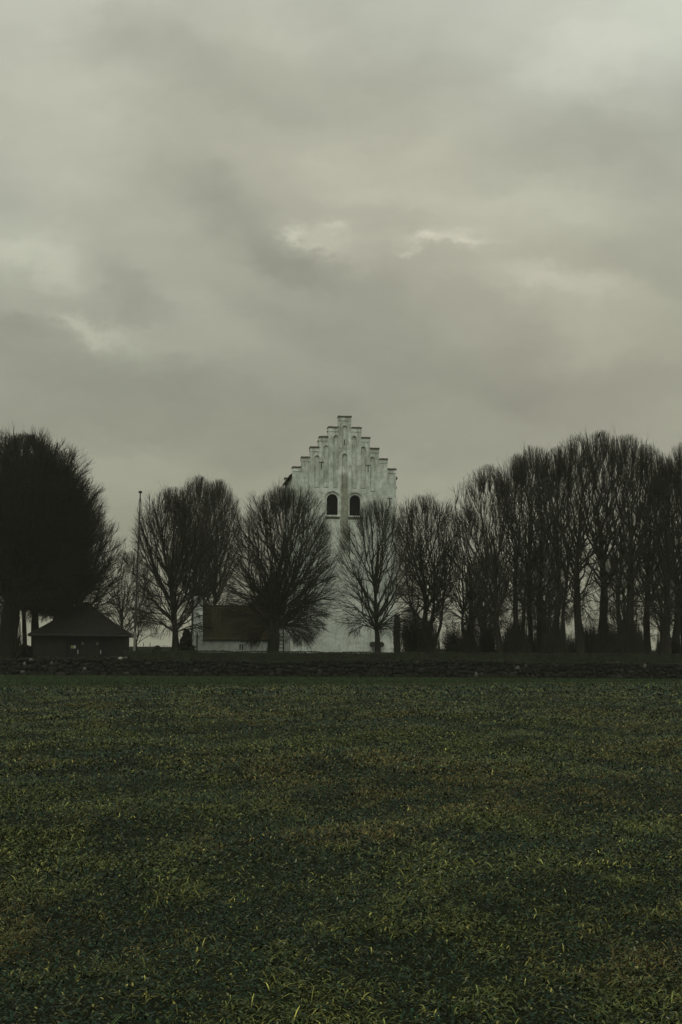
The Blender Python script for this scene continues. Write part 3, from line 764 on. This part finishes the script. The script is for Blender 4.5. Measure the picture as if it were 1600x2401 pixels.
for (i, u, D, k, rz, lb) in (                             (18, 1584, 107, 1.0, 3.0, 'back row tree between the two last trunks at the right edge'),):
    copy_tree(src[i], u, D, k, rz, lb, BR)

for (i, u, D, k, rz, lb) in ((12, 1140, 118, .80, 2.0, 'low far tree between the short tree and the first tall one'),
                             (12, 1272, 120, .90, 5.2, 'low far tree in the gap beside the twin stems'), (13, 1462, 122, .95, 5.9, 'low far tree left of the bushy foot'), (13, 1556, 121, .9, 2.6, 'low far tree behind the last trunks')):
    copy_tree(src[i], u, D, k, rz, lb, 'low far trees behind the second row')

# twiggy leafless bushes between the trunks
def bush(u, D, v_top, hw, label, n=900, seed=0, rad=.012):
    g = np.random.default_rng(seed)
    x = ax(u, D); H = az(u, v_top, D) - YARD; rw = hw * D / F
    r = empty('bare_bush', (x, D, YARD)); tag(r, label, 'bush', 'leafless bushes under the trees')
    st = np.stack([g.normal(0, rw * .35, n), g.normal(0, rw * .3, n), np.zeros(n)], -1)
    a = g.random(n) * 6.283; q = g.random(n) ** .5
    hh = H * (.45 + .55 * g.random(n))
    en = np.stack([np.cos(a) * rw * q, np.sin(a) * rw * q, hh * np.sqrt(np.clip(1.05 - (q * .85) ** 2, .1, 1))], -1)
    cc = (st + en) / 2; cc[:, 2] += H * .12; cc += g.normal(0, .12, (n, 3))
    P = bez(st, cc, en, 5)
    V1, Q1 = tubes(P, (rad * (.7 + .7 * g.random(n)))[:, None] * np.linspace(1.3, .45, 5)[None], 3)
    m = n * 4; rep = np.repeat(np.arange(n), 4); t = g.integers(2, 5, m)
    s2 = P[rep, t]; e2 = s2 + g.normal(0, .28, (m, 3)) + np.array([0, 0, .15])
    V2, Q2 = tubes(bez(s2, (s2 + e2) / 2 + g.normal(0, .04, (m, 3)), e2, 3), np.full((m, 3), rad * .5), 3)
    mesh_np('stems', np.concatenate([V1, V2]), np.concatenate([Q1, Q2 + len(V1)]), M_twig, r)
bush(968, 98, 1415, 38, 'wide twiggy bush at the right corner of the tower', 400, 1)
bush(1062, 100, 1455, 30, 'twiggy bush between the forking tree and the short tree', 250, 2)
bush(1145, 99, 1440, 28, 'twiggy bush in front of the first gap of the right hand row', 300, 3)
bush(1246, 100, 1470, 22, 'twiggy bush between the two dark clumps of base shoots', 209, 4)
bush(1340, 101, 1480, 22, 'twiggy bush left of the stout crest trunk', 163, 5)
bush(1385, 99, 1450, 28, 'twiggy bush between the stout crest trunk and the tallest tree', 326, 6)
bush(1448, 100, 1460, 30, 'twiggy bush between the tallest tree and its bushy footed neighbour', 419, 7)
bush(1498, 101, 1475, 22, 'twiggy bush left of the bright gap near the right edge', 280, 8)
bush(1580, 99, 1485, 26, 'twiggy bush at the right edge of the row', 280, 9)
bush(1196, 101, 1462, 24, 'twiggy bush right of the first tall trunk', 232, 10)
bush(1284, 102, 1455, 22, 'twiggy bush just left of the tall tree on its clump', 209, 11)
bush(1425, 102, 1470, 22, 'twiggy bush behind the tallest trunk', 232, 12)

shrub(931, 112, 1442, 7, 'narrow column shaped evergreen against the right corner of the tower', 'column', 2600)
shrub(1078, 98, 1500, 9, 'small pointed evergreen at the foot of the twiggy bushes', 'cone', 900, .07)
shrub(1066, 99, 1512, 14, 'low dark evergreen mound beside the small pointed one', 'round', 900, .07)
shrub(437, 95, 1476, 23, 'lumpy dark evergreen with narrow top left of the white wing', 'lumpy', 3200, .07)
shrub(369, 120, 1514, 11, 'small rounded dark shrub standing alone right of the flagpole', 'round', 1200, .06)
shrub(58, 96, 1513, 16, 'low dark shrub at the foot of the left edge trunks', 'round', 1300, .07)
shrub(1400, 97, 1490, 26, 'dark evergreen mound at the foot of the tallest tree', 'round', 2200, .08)

# ================================================================== CHURCH
TD = 116.6
A_ = R(7.0)
o_ = at(806, 1531, TD)
church = empty('church', (o_.x, TD, YARD), A_)
tag(church, 'whitewashed church with stepped gable tower and low red roofed wing', 'church')
def lz(v, u=806, D=TD): return az(u, v, D) - YARD
W2 = 4.30
hw = [0.53, 1.37, 2.10, 2.86, 3.57, W2]
zt = [lz(v) for v in (978, 1003.5, 1026.5, 1051.5, 1075.5, 1099)]
GT = .62                                       # gable thickness
def stepped():
    pts = [(-W2, -.2), (W2, -.2)]
    for h_, z_ in zip(hw[::-1], zt[::-1]):
        pts.append((h_, z_))
        k = hw.index(h_)
        if k > 0: pts.append((hw[k - 1], z_))
    left = [(-x, z) for x, z in pts[2:]][::-1]
    return pts + left
def zz(y): return lz(960 + y / 4.9)
def xx(x): return (x - 812) / 4.9 / 28.7 * 1.005
outer = stepped()
niches = []
for cx_, yt, yb in ((490, 533, 905), (595, 418, 905), (708, 297, 905), (922, 300, 905), (1030, 420, 905), (1138, 535, 940)):
    niches.append(arch(xx(cx_), .42, zz(yb), zz(yt)))
niches.append(arch(0.0, .42, zz(480), zz(183)))
niches.append(arch(0.0, .44, zz(905), zz(505)))
OPEN = [(xx(673), .93, zz(1215), zz(972)), (xx(937), .91, zz(1217), zz(980))]
outs = [arch(x, w_ + .36, z0, z1 + .21, 16) for x, w_, z0, z1 in OPEN]
ins = [arch(x, w_, z0, z1, 16) for x, w_, z0, z1 in OPEN]
bm = bmesh.new()
plate(bm, outer, niches + outs, 0, .13)
plate(bm, outer, ins, .133, GT)
bobj('tower_gable', bm, M_plaster, church)
slit = bmesh.new()
box(slit, -.035, .035, .128, .18, zz(405), zz(345))
bobj('slit_window', slit, M_dark, church)
TW = 8.3                                       # tower depth
bm = bmesh.new()                               # side walls, back wall and rear gable
EAVE = zt[-1] - .55
box(bm, -W2 + .03, -W2 + .75, GT, TW - GT, -.2, EAVE)
box(bm, W2 - .75, W2 - .03, GT, TW - GT, -.2, EAVE)
bobj('tower_wall', bm, M_plaster, church)
bm = bmesh.new(); plate(bm, outer, [], TW - GT, TW)
bobj('tower_gable', bm, M_plaster, church)
bm = bmesh.new()
RZ = zt[1] - .9
prism(bm, [(-W2 - .22, EAVE - .15), (-W2 - .22, EAVE), (0, RZ + .12), (W2 + .22, EAVE), (W2 + .22, EAVE - .15), (0, RZ - .1)], GT + .002, TW - GT - .002)
bobj('tower_roof', bm, M_tile, church)
# belfry openings with louvres, sills and a moulded reveal
for (x, w_, z0, z1) in OPEN:
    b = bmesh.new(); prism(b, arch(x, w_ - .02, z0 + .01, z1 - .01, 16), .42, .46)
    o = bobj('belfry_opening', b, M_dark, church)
    b = bmesh.new(); zc = z0 + .12
    while zc < z1 - .15:
        hwid = w_ / 2 - .03
        if zc > z1 - w_ / 2: hwid = math.sqrt(max(.01, (w_ / 2) ** 2 - (zc - z1 + w_ / 2) ** 2)) - .03
        v_ = [b.verts.new(p) for p in ((x - hwid, .30, zc), (x + hwid, .30, zc), (x + hwid, .41, zc + .10), (x - hwid, .41, zc + .10), (x - hwid, .30, zc + .02), (x + hwid, .30, zc + .02), (x + hwid, .41, zc + .12), (x - hwid, .41, zc + .12))]
        for f in ((0, 1, 2, 3), (7, 6, 5, 4), (0, 4, 5, 1), (1, 5, 6, 2), (2, 6, 7, 3), (3, 7, 4, 0)): b.faces.new([v_[i] for i in f])
        zc += .14
    bobj('louvres', b, M_dark, o)
    b = bmesh.new(); box(b, x - w_ / 2 - .19, x + w_ / 2 + .19, -.09, .128, z0 - .13, z0 - .01)
    bobj('sill', b, M_plaster, church)
    b = bmesh.new(); box(b, x - w_ / 2 - .14, x + w_ / 2 + .14, -.03, -.002, z0 - .33, z0 - .135)
    bobj('sill_band', b, M_coping, church)
# small ledges at the niche feet
for cx_ in (490, 595, 708, 922, 1030, 1138):
    b = bmesh.new(); zf = zz(940 if cx_ == 1138 else 905)
    box(b, xx(cx_) - .21, xx(cx_) + .21, .045, .129, zf + .002, zf + .05)
    bobj('niche_ledge', b, M_coping, church)
# coping: row of half-round tiles on each step plus a corbel band below
for face_y in (0, TW - GT):
    for k in range(6):
        sides = [(-hw[0], hw[0])] if k == 0 else [(-hw[k], -hw[k - 1]), (hw[k - 1], hw[k])]
        for (a, c) in sides:
            b = bmesh.new()
            a2, c2 = (a - .05 if a < 0 else a + .004), (c + .05 if c > 0 else c - .004)
            nt = max(3, int(round((c2 - a2) / .15))); stp = (c2 - a2) / nt
            for i in range(nt):
                xc = a2 + stp * (i + .5)
                jj = random.uniform(-.012, .012)
                rod(b, (xc, face_y - .07, zt[k] + .045 + jj), (xc, face_y + GT + .07, zt[k] + .045 + jj), stp * .53, 8)
            box(b, a2 + .01, c2 - .01, face_y - .055, face_y + GT + .055, zt[k] + .002, zt[k] + .03)
            bobj('coping_tiles', b, M_coping, church)
            if face_y == 0:
                b = bmesh.new(); e0, e1 = (a, c) if k == 0 else ((a, c - .004) if a < 0 else (a + .004, c))
                box(b, e0 - (.035 if e0 < 0 and k >= 0 else 0), e1 + (.035 if e1 > 0 else 0), -.04, -.001, zt[k] - .31, zt[k] - .26)
                box(b, e0 - (.02 if e0 < 0 else 0), e1 + (.02 if e1 > 0 else 0), -.022, -.001, zt[k] - .255, zt[k] - .001)
                bobj('corbel_band', b, M_plaster, church)
# iron wall anchors
for (x_, y0_, y1_) in ((540, 612, 700), (1085, 634, 718), (1340, 1010, 1086)):
    b = bmesh.new(); X = xx(x_); zA, zB = zz(y0_), zz(y1_)
    box(b, X - .028, X + .028, -.05, -.003, zB, zA)
    for s_ in (-1, 1):
        rod(b, (X, -.03, zA - .02), (X + s_ * .11, -.03, zA + .02), .026)
        rod(b, (X + s_ * .11, -.03, zA + .02), (X + s_ * .21, -.03, zA - .05), .022)
    bobj('wall_anchor', b, M_iron, church)
b = bmesh.new(); rod(b, (W2 - .02, .3, zz(885)), (W2 + .11, .3, zz(885)), .06, 8); rod(b, (W2 + .06, .3, zz(885)), (W2 + .06, .3, zz(870)), .035, 8)
bobj('eave_bracket', b, M_iron, church)
# nave beyond the tower
bm = bmesh.new(); NH = 5.2
prism(bm, [(-3.7, -.2), (3.7, -.2), (3.7, NH), (0, NH + 5.2), (-3.7, NH)], TW + .004, TW + 17)
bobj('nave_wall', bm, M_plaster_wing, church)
bm = bmesh.new()
prism(bm, [(-4.0, NH - .35), (-4.0, NH - .1), (0, NH + 5.5), (4.0, NH - .1), (4.0, NH - .35), (0, NH + 5.22)], TW + .006, TW + 17.2)
bobj('nave_roof', bm, M_tile, church)
# low wing to the left of the tower
ca, sa = math.cos(A_), math.sin(A_)
def loc(u, v, yl):
    """local church coords of the pixel on the plane local y = yl"""
    d = CM @ Vector(((u - 800) / F, (1200.5 - v) / F, -1.0))
    nrm = Vector((-sa, ca, 0)); o = Vector((o_.x, TD, 0))
    t = (yl + (o - Vector((0, 0, EYE))).dot(nrm)) / d.dot(nrm)
    p = Vector((0, 0, EYE)) + d * t - o
    return p.dot(Vector((ca, sa, 0))), p.z - YARD
WY0, WD = 1.2, 5.6
xl, zE = loc(476, 1497, WY0)
_, zR = loc(500, 1421.5, WY0 + WD / 2)
xr = loc(641, 1497, WY0)[0]
bm = bmesh.new(); box(bm, xl, xr, WY0, WY0 + WD, -.2, zE - .02)
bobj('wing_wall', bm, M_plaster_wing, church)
# pantiled roof with real tile ridges
def pantile(name, x0, x1, ye, ze, yr, zr, parent, mtl, pitch=.24):
    nxx = int((x1 - x0) / pitch * 6); rows = 14
    X = np.linspace(x0, x1, nxx + 1); hump = .028 * np.abs(np.sin(np.pi * (X - x0) / pitch))
    V = []; 
    sl = math.hypot(yr - ye, zr - ze); ny, nz = -(zr - ze) / sl * (1 if yr > ye else -1), abs(yr - ye) / sl
    for r_ in range(rows):
        for e, lift in ((0, .035), (1, 0)):
            f = (r_ + e) / rows
            jit = (np.sin(X * 13.7 + r_ * 5) * .006)
            V.append(np.stack([X, ye + (yr - ye) * f + ny * (hump + lift + jit), ze + (zr - ze) * f + nz * (hump + lift + jit)], -1))
    V = np.array(V); n2 = nxx + 1; i = np.arange(len(V) * n2).reshape(len(V), n2)
    Q = np.stack([i[:-1, :-1], i[:-1, 1:], i[1:, 1:], i[1:, :-1]], -1).reshape(-1, 4)
    return mesh_np(name, V.reshape(-1, 3), Q, mtl, parent)
bm = bmesh.new()
v_ = [(WY0 - .20, zE - .12), (WY0 + WD / 2, zR - .06), (WY0 + WD + .2, zE - .12)]
a = [bm.verts.new((xl + .01, y, z)) for y, z in v_]; b2 = [bm.verts.new((xr - .01, y, z)) for y, z in v_]
bm.faces.new(a); bm.faces.new(b2[::-1])
for i in range(3): j = (i + 1) % 3; bm.faces.new((a[i], a[j], b2[j], b2[i]))
rf = bobj('wing_roof', bm, M_tile, church)
b = bmesh.new(); box(b, xr + .004, -W2 - .004, WY0 + .3, WY0 + WD - 1.5, -.2, loc(655, 1463, WY0 + .3)[1]); bobj('link_wall', b, M_plaster_wing, church)
pantile('roof_tiles', xl, xr, WY0 - .24, zE - .10, WY0 + WD / 2, zR, rf, M_tile)
pantile('roof_tiles', xl, xr, WY0 + WD + .24, zE - .10, WY0 + WD / 2, zR, rf, M_tile)
b = bmesh.new(); rod(b, (xl, WY0 + WD / 2, zR + .02), (xr, WY0 + WD / 2, zR + .02), .10, 8); bobj('ridge_tiles', b, M_tile_dark, rf)
# white parapet gable of the wing, seen edge-on
xg0 = loc(455, 1497, WY0)[0]
_, zG = loc(470, 1397, WY0 + WD / 2)
bm = bmesh.new()
pts = [(WY0 - .12, -.2), (WY0 + WD + .12, -.2), (WY0 + WD + .12, zE + .3), (WY0 + WD / 2 + .45, zG), (WY0 + WD / 2 - .45, zG), (WY0 - .12, zE + .3)]
a = [bm.verts.new((xg0, y, z)) for y, z in pts]; b2 = [bm.verts.new((xl - .004, y, z)) for y, z in pts]
bm.faces.new(a); bm.faces.new(b2[::-1])
for i in range(6): j = (i + 1) % 6; bm.faces.new((a[i], a[j], b2[j], b2[i]))
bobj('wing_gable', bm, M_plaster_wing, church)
b = bmesh.new(); xd = loc(462.5, 1500, WY0)[0]; rod(b, (xd, WY0 - .17, -.1), (xd, WY0 - .17, zE + .5), .05, 8); bobj('drainpipe', b, M_iron, church)
# two-light window
wx, wz0 = loc(566, 1524, WY0); _, wz1 = loc(566, 1510, WY0)
b = bmesh.new(); box(b, wx - .20, wx + .20, WY0 - .035, WY0 - .003, wz0 - .04, wz1 + .04); fr_ = bobj('window', b, M_plaster_wing, church)
for s_ in (-1, 1):
    b = bmesh.new(); prism(b, arch(wx + s_ * .095, .12, wz0, wz1, 8), WY0 - .041, WY0 - .037); bobj('pane', b, M_dark, fr_)
# dark tall roof against the tower, rising behind the thick trunk
bm = bmesh.new()
pa = [loc(586, 1425, 4.6), loc(623, 1371, 4.6), loc(638, 1350, 4.6), loc(649, 1372, 4.6), loc(650, 1425, 4.6)]
pts = [(pa[0][0], pa[0][1])] + [(p[0], p[1]) for p in pa[1:]]
pts = pts + [(pts[-1][0], .2), (pts[0][0], .2)]
prism(bm, pts, 4.6, 7.6)
bobj('stair_roof', bm, M_tile_dark, church)

# dark plaque mounted behind the slender tree
px_, pz0 = loc(883, 1517.5, -.1); _, pz1 = loc(883, 1505, -.1)
bw = 17 / 28.5
t_ = empty('notice_board', (o_.x + px_ * ca + .35 * sa, TD + px_ * sa - .35 * ca, YARD), A_)
tag(t_, 'dark notice board behind the slender tree trunk', 'notice board')
b = bmesh.new(); box(b, -bw, bw, -.04, .04, pz0, pz1); bmesh.ops.bevel(b, geom=[e for e in b.edges if abs(e.verts[0].co.y - e.verts[1].co.y) > .01], offset=.09, segments=3, affect='EDGES')
bobj('board', b, M_wood, t_)
for s_ in (-.3, .3):
    b = bmesh.new(); box(b, s_ - .04, s_ + .04, .045, .11, -.1, pz1 - .05); bobj('post', b, M_wood, t_)

# ================================================================== LADDER on the thick trunk
LD = 91.3
p0, p1_ = at(659.5, 1531, LD), at(657.5, 1405, LD + .35)
lad = empty('ladder', (p0.x, LD, YARD)); tag(lad, 'wooden ladder leaning against the thick trunk before the tower', 'ladder')
base = Vector((p0.x, LD, YARD))
hwL = .175
for s_ in (-1, 1):
    b = bmesh.new(); rod(b, (s_ * hwL, 0, 0), (p1_.x - p0.x + s_ * hwL * .9, .35, p1_.z - YARD), .04 if s_ < 0 else .045, 6); bobj('rail', b, M_wood, lad)
nr = 17
for i in range(nr):
    f = (i + .6) / nr; zc = (p1_.z - YARD) * f; xc = (p1_.x - p0.x) * f
    b = bmesh.new(); rod(b, (xc - hwL, .35 * f, zc), (xc + hwL, .35 * f, zc), .024, 6); bobj('rung', b, M_wood, lad)

# ================================================================== FLAGPOLE
FD = 91.4
pb, pt = at(314.8, 1527, FD), at(329.6, 1156, FD)
fp = empty('flagpole', (pb.x, FD, YARD)); tag(fp, 'tall slightly leaning flagpole with white lower part and round top', 'flagpole')
d_ = Vector((pt.x - pb.x, 0, pt.z - YARD))
b = bmesh.new(); rod(b, (0, 0, -.2), d_ * .17, .09, 12, .075); bobj('lower_pole', b, M_pole, fp)
b = bmesh.new(); rod(b, d_ * .17, d_, .075, 12, .038); bobj('upper_pole', b, simple('grey_pole', (.02, .02, .018), (.03, .03, .027), 1, .6, .3, 0), fp)
b = bmesh.new(); bmesh.ops.create_uvsphere(b, u_segments=12, v_segments=8, radius=.11, matrix=Matrix.Translation(d_ + Vector((0, 0, .06))) @ Matrix.Diagonal((1.15, 1.15, .8, 1))); bobj('finial', b, M_iron, fp)
b = bmesh.new()
ax0 = d_.normalized()
for s_ in (-1, 1):
    pp = [d_ - ax0 * .15, d_ - ax0 * .9 + Vector((s_ * .13, 0, 0)), d_ - ax0 * 1.25 + Vector((s_ * .11, 0, 0)), d_ - ax0 * 1.6 + Vector((s_ * .03, 0, 0))]
    for q0_, q1_ in zip(pp[:-1], pp[1:]): rod(b, q0_, q1_, .014, 5)
rod(b, d_ - ax0 * 1.6 + Vector((.11, 0, 0)), ax0 * 1.3 + Vector((.13, 0, 0)), .008, 4)
bobj('halyard', b, M_iron, fp)
for k_, (u_, lb) in enumerate(((337, 'thin post nearer the flagpole on the horizon'), (352.5, 'thin post nearer the lone rounded shrub on the horizon'))):
    q_ = at(u_, 1508, 130)
    b = bmesh.new(); zt_ = q_.z - YARD
    rod(b, (0, 0, -.1), (0, 0, zt_), .03, 6); rod(b, (0, 0, zt_), (0, 0, zt_ + .05), .045, 6)
    o = bobj('fence_post', b, M_wood); o.location = (q_.x, 130, YARD); tag(o, lb, 'post', 'thin posts on the horizon')

# ================================================================== HUT on the left
HD = 92.0
hutc = at(187, 1541, HD); hut = empty('hut', (ax(187, HD), HD, YARD), R(6)); tag(hut, 'small dark hut with hipped roof and two doors behind the wall', 'hut')
s = HD / F
hx_ = 106.5 * s; zEv = az(187, 1488, HD) - YARD; dep = 5.2
zRg = az(187, 1413, HD + dep / 2) - YARD
ox = 1.5 * s
pw = lambda u: (u - 187) * s
# front wall with two door openings and a window opening
doors = [(155.5, 190), (231.5, 258.5)]
outerw = [(-hx_, -.15), (hx_, -.15), (hx_, zEv - .02), (-hx_, zEv - .02)]
holes = [[(pw(a_), -.05), (pw(c_), -.05), (pw(c_), zEv - .16), (pw(a_), zEv - .16)] for a_, c_ in doors]
wz = lambda v: az(187, v, HD) - YARD
holes.append([(pw(200), wz(1509)), (pw(222), wz(1509)), (pw(222), wz(1493)), (pw(200), wz(1493))])
bm = bmesh.new(); plate(bm, outerw, holes, 0, .3)
box(bm, -hx_, -hx_ + .3, .302, dep, -.15, zEv - .02); box(bm, hx_ - .3, hx_, .302, dep, -.15, zEv - .02); box(bm, -hx_ + .302, hx_ - .302, dep - .3, dep, -.15, zEv - .02)
M_hut = simple('hut_render', (0.0125, 0.0122, 0.0098), (0.019, 0.0185, 0.0145), 1.4, .95, .1, .4)
bobj('wall', bm, M_hut, hut)
for q, (a_, c_) in enumerate(doors):
    bm = bmesh.new(); x = pw(a_) + .004; e = pw(c_) - .004; nb = 6; wdt = (e - x) / nb
    for i in range(nb): box(bm, x + i * wdt + .004, x + (i + 1) * wdt - .004, .16, .20, -.05, zEv - .165)
    dr_ = bobj('door', bm, M_door, hut)
    bm = bmesh.new(); hxp = pw(183) if q == 0 else pw(235.5)
    rod(bm, (hxp, .08, wz(1533)), (hxp, .08, wz(1524)), .022, 8); rod(bm, (hxp, .08, wz(1526)), (hxp, .16, wz(1526)), .014, 6); rod(bm, (hxp, .08, wz(1531)), (hxp, .16, wz(1531)), .014, 6)
    bobj('handle', bm, M_metal, dr_)
    if q == 0:
        for (u0, u1, mm, nm) in ((166.5, 171.5, M_sign_y, 'yellow_notice'), (172.5, 177.5, M_sign_w, 'white_notice')):
            bm = bmesh.new(); box(bm, pw(u0), pw(u1), .145, .158, wz(1520.5), wz(1513.5)); bobj(nm, bm, mm, dr_)
bm = bmesh.new(); box(bm, pw(200), pw(222), .14, .16, wz(1509), wz(1493)); wn = bobj('window', bm, M_dark, hut)
bm = bmesh.new()
for u_ in (200.3, 210.6, 220.9): box(bm, pw(u_), pw(u_ + 1), .10, .138, wz(1509), wz(1493))
box(bm, pw(200), pw(222), .098, .1, wz(1501.4), wz(1500.6)); bobj('window_frame', bm, M_wood, wn)
for u_ in (193.5, 227.5):
    bm = bmesh.new(); box(bm, pw(u_) - .07, pw(u_) + .07, -.06, -.002, wz(1512), wz(1506)); rod(bm, (pw(u_), -.03, wz(1506)), (pw(u_), -.03, wz(1504)), .03, 8)
    bobj('wall_lamp', bm, simple('lamp_grey', (.05, .05, .045), (.08, .08, .07), 3, .6, .3, 0), hut)
# hipped roof, slight sag, real thickness, rough tiles
ov = .34
ridge = (pw(176), pw(199))
def hip_roof():
    x0, x1 = -hx_ - ov, hx_ + ov; y0, y1 = -ov, dep + ov; zE_ = zEv
    E = [(x0, y0), (x1, y0), (x1, y1), (x0, y1)]
    Rg = [(ridge[0], dep / 2 + .5), (ridge[1], dep / 2 - .5)]
    faces = [((x0, y0), (x1, y0), Rg[1], Rg[0]), ((x1, y0), (x1, y1), Rg[1], Rg[1]), ((x1, y1), (x0, y1), Rg[0], Rg[1]), ((x0, y1), (x0, y0), Rg[0], Rg[0])]
    VV, QQ, off = [], [], 0
    for (a, b_, c, d) in faces:
        a, b_, c, d = [np.array(p) for p in (a, b_, c, d)]
        ru, rv = 60, 22
        Uu, Vv = np.meshgrid(np.linspace(0, 1, ru + 1), np.linspace(0, 1, rv + 1))
        lo_ = a[None, None] * (1 - Uu[..., None]) + b_[None, None] * Uu[..., None]
        hi_ = d[None, None] * (1 - Uu[..., None]) + c[None, None] * Uu[..., None]
        P = lo_ * (1 - Vv[..., None]) + hi_ * Vv[..., None]
        z_ = zE_ + (zRg - zE_) * (Vv - .055 * np.sin(np.pi * Vv)) + .018 * np.abs(np.sin(Uu * 34)) * (1 - Vv * .3) + rng.normal(0, .006, Vv.shape) + .02 * (1 - (Vv * 22 % 1))
        V = np.concatenate([P, z_[..., None]], -1).reshape(-1, 3)
        i = np.arange(len(V)).reshape(rv + 1, ru + 1)
        QQ.append(np.stack([i[:-1, :-1], i[:-1, 1:], i[1:, 1:], i[1:, :-1]], -1).reshape(-1, 4) + off); VV.append(V); off += len(V)
    return np.concatenate(VV), np.concatenate(QQ)
V, Q = hip_roof()
rfh = mesh_np('roof', V, Q, M_tile_dark, hut)
bm = bmesh.new(); box(bm, -hx_ - ov + .03, hx_ + ov - .03, -ov + .03, dep + ov - .03, zEv - .13, zEv - .015); bobj('eaves_board', bm, M_wood, rfh)
bm = bmesh.new(); rod(bm, (-hx_ - ov, -ov - .05, zEv - .03), (hx_ + ov, -ov - .05, zEv - .05), .055, 8); bobj('gutter', bm, M_iron, hut)

# ================================================================== the bird in the tallest tree
q_ = at(1405, 1020, 94.5)
g_ = bmesh.new()
def ball(c, sx_, sy_, sz_, rx=0):
    bmesh.ops.create_uvsphere(g_, u_segments=12, v_segments=8, radius=1, matrix=Matrix.Translation(c) @ Matrix.Rotation(rx, 4, 'Y') @ Matrix.Diagonal((sx_, sy_, sz_, 1)))
ball((0, 0, 0), .09, .08, .17, .35); ball((.07, 0, .17), .06, .055, .06)
rod(g_, (.11, 0, .17), (.20, 0, .155), .02, 6, .003); rod(g_, (-.04, 0, -.12), (-.12, 0, -.32), .045, 6, .03)
for s_ in (-.03, .03): rod(g_, (.01, s_, -.14), (.01, s_, -.25), .01, 5)
bird = bobj('bird', g_, M_bird); bird.location = q_; bird.scale = (.85, .85, .85); tag(bird, 'black bird perched in the top twigs of the tallest tree', 'bird')

# thin haze volume added to lift the blacks (camera inside, sky outside)
hm = bpy.data.materials.new('black_lift_haze'); hm.use_nodes = True
t = NT(hm.node_tree); t.n.clear()
pv = t.new('ShaderNodeVolumePrincipled'); pv.inputs['Color'].default_value = (.80, .82, .72, 1); pv.inputs['Density'].default_value = 0.00034
mo = t.new('ShaderNodeOutputMaterial'); t.l.new(pv.outputs[0], mo.inputs['Volume'])
bm = bmesh.new(); box(bm, -3600, 3600, -500, 4600, -1.4, 24)
tag(bobj('haze', bm, hm), kind='stuff')
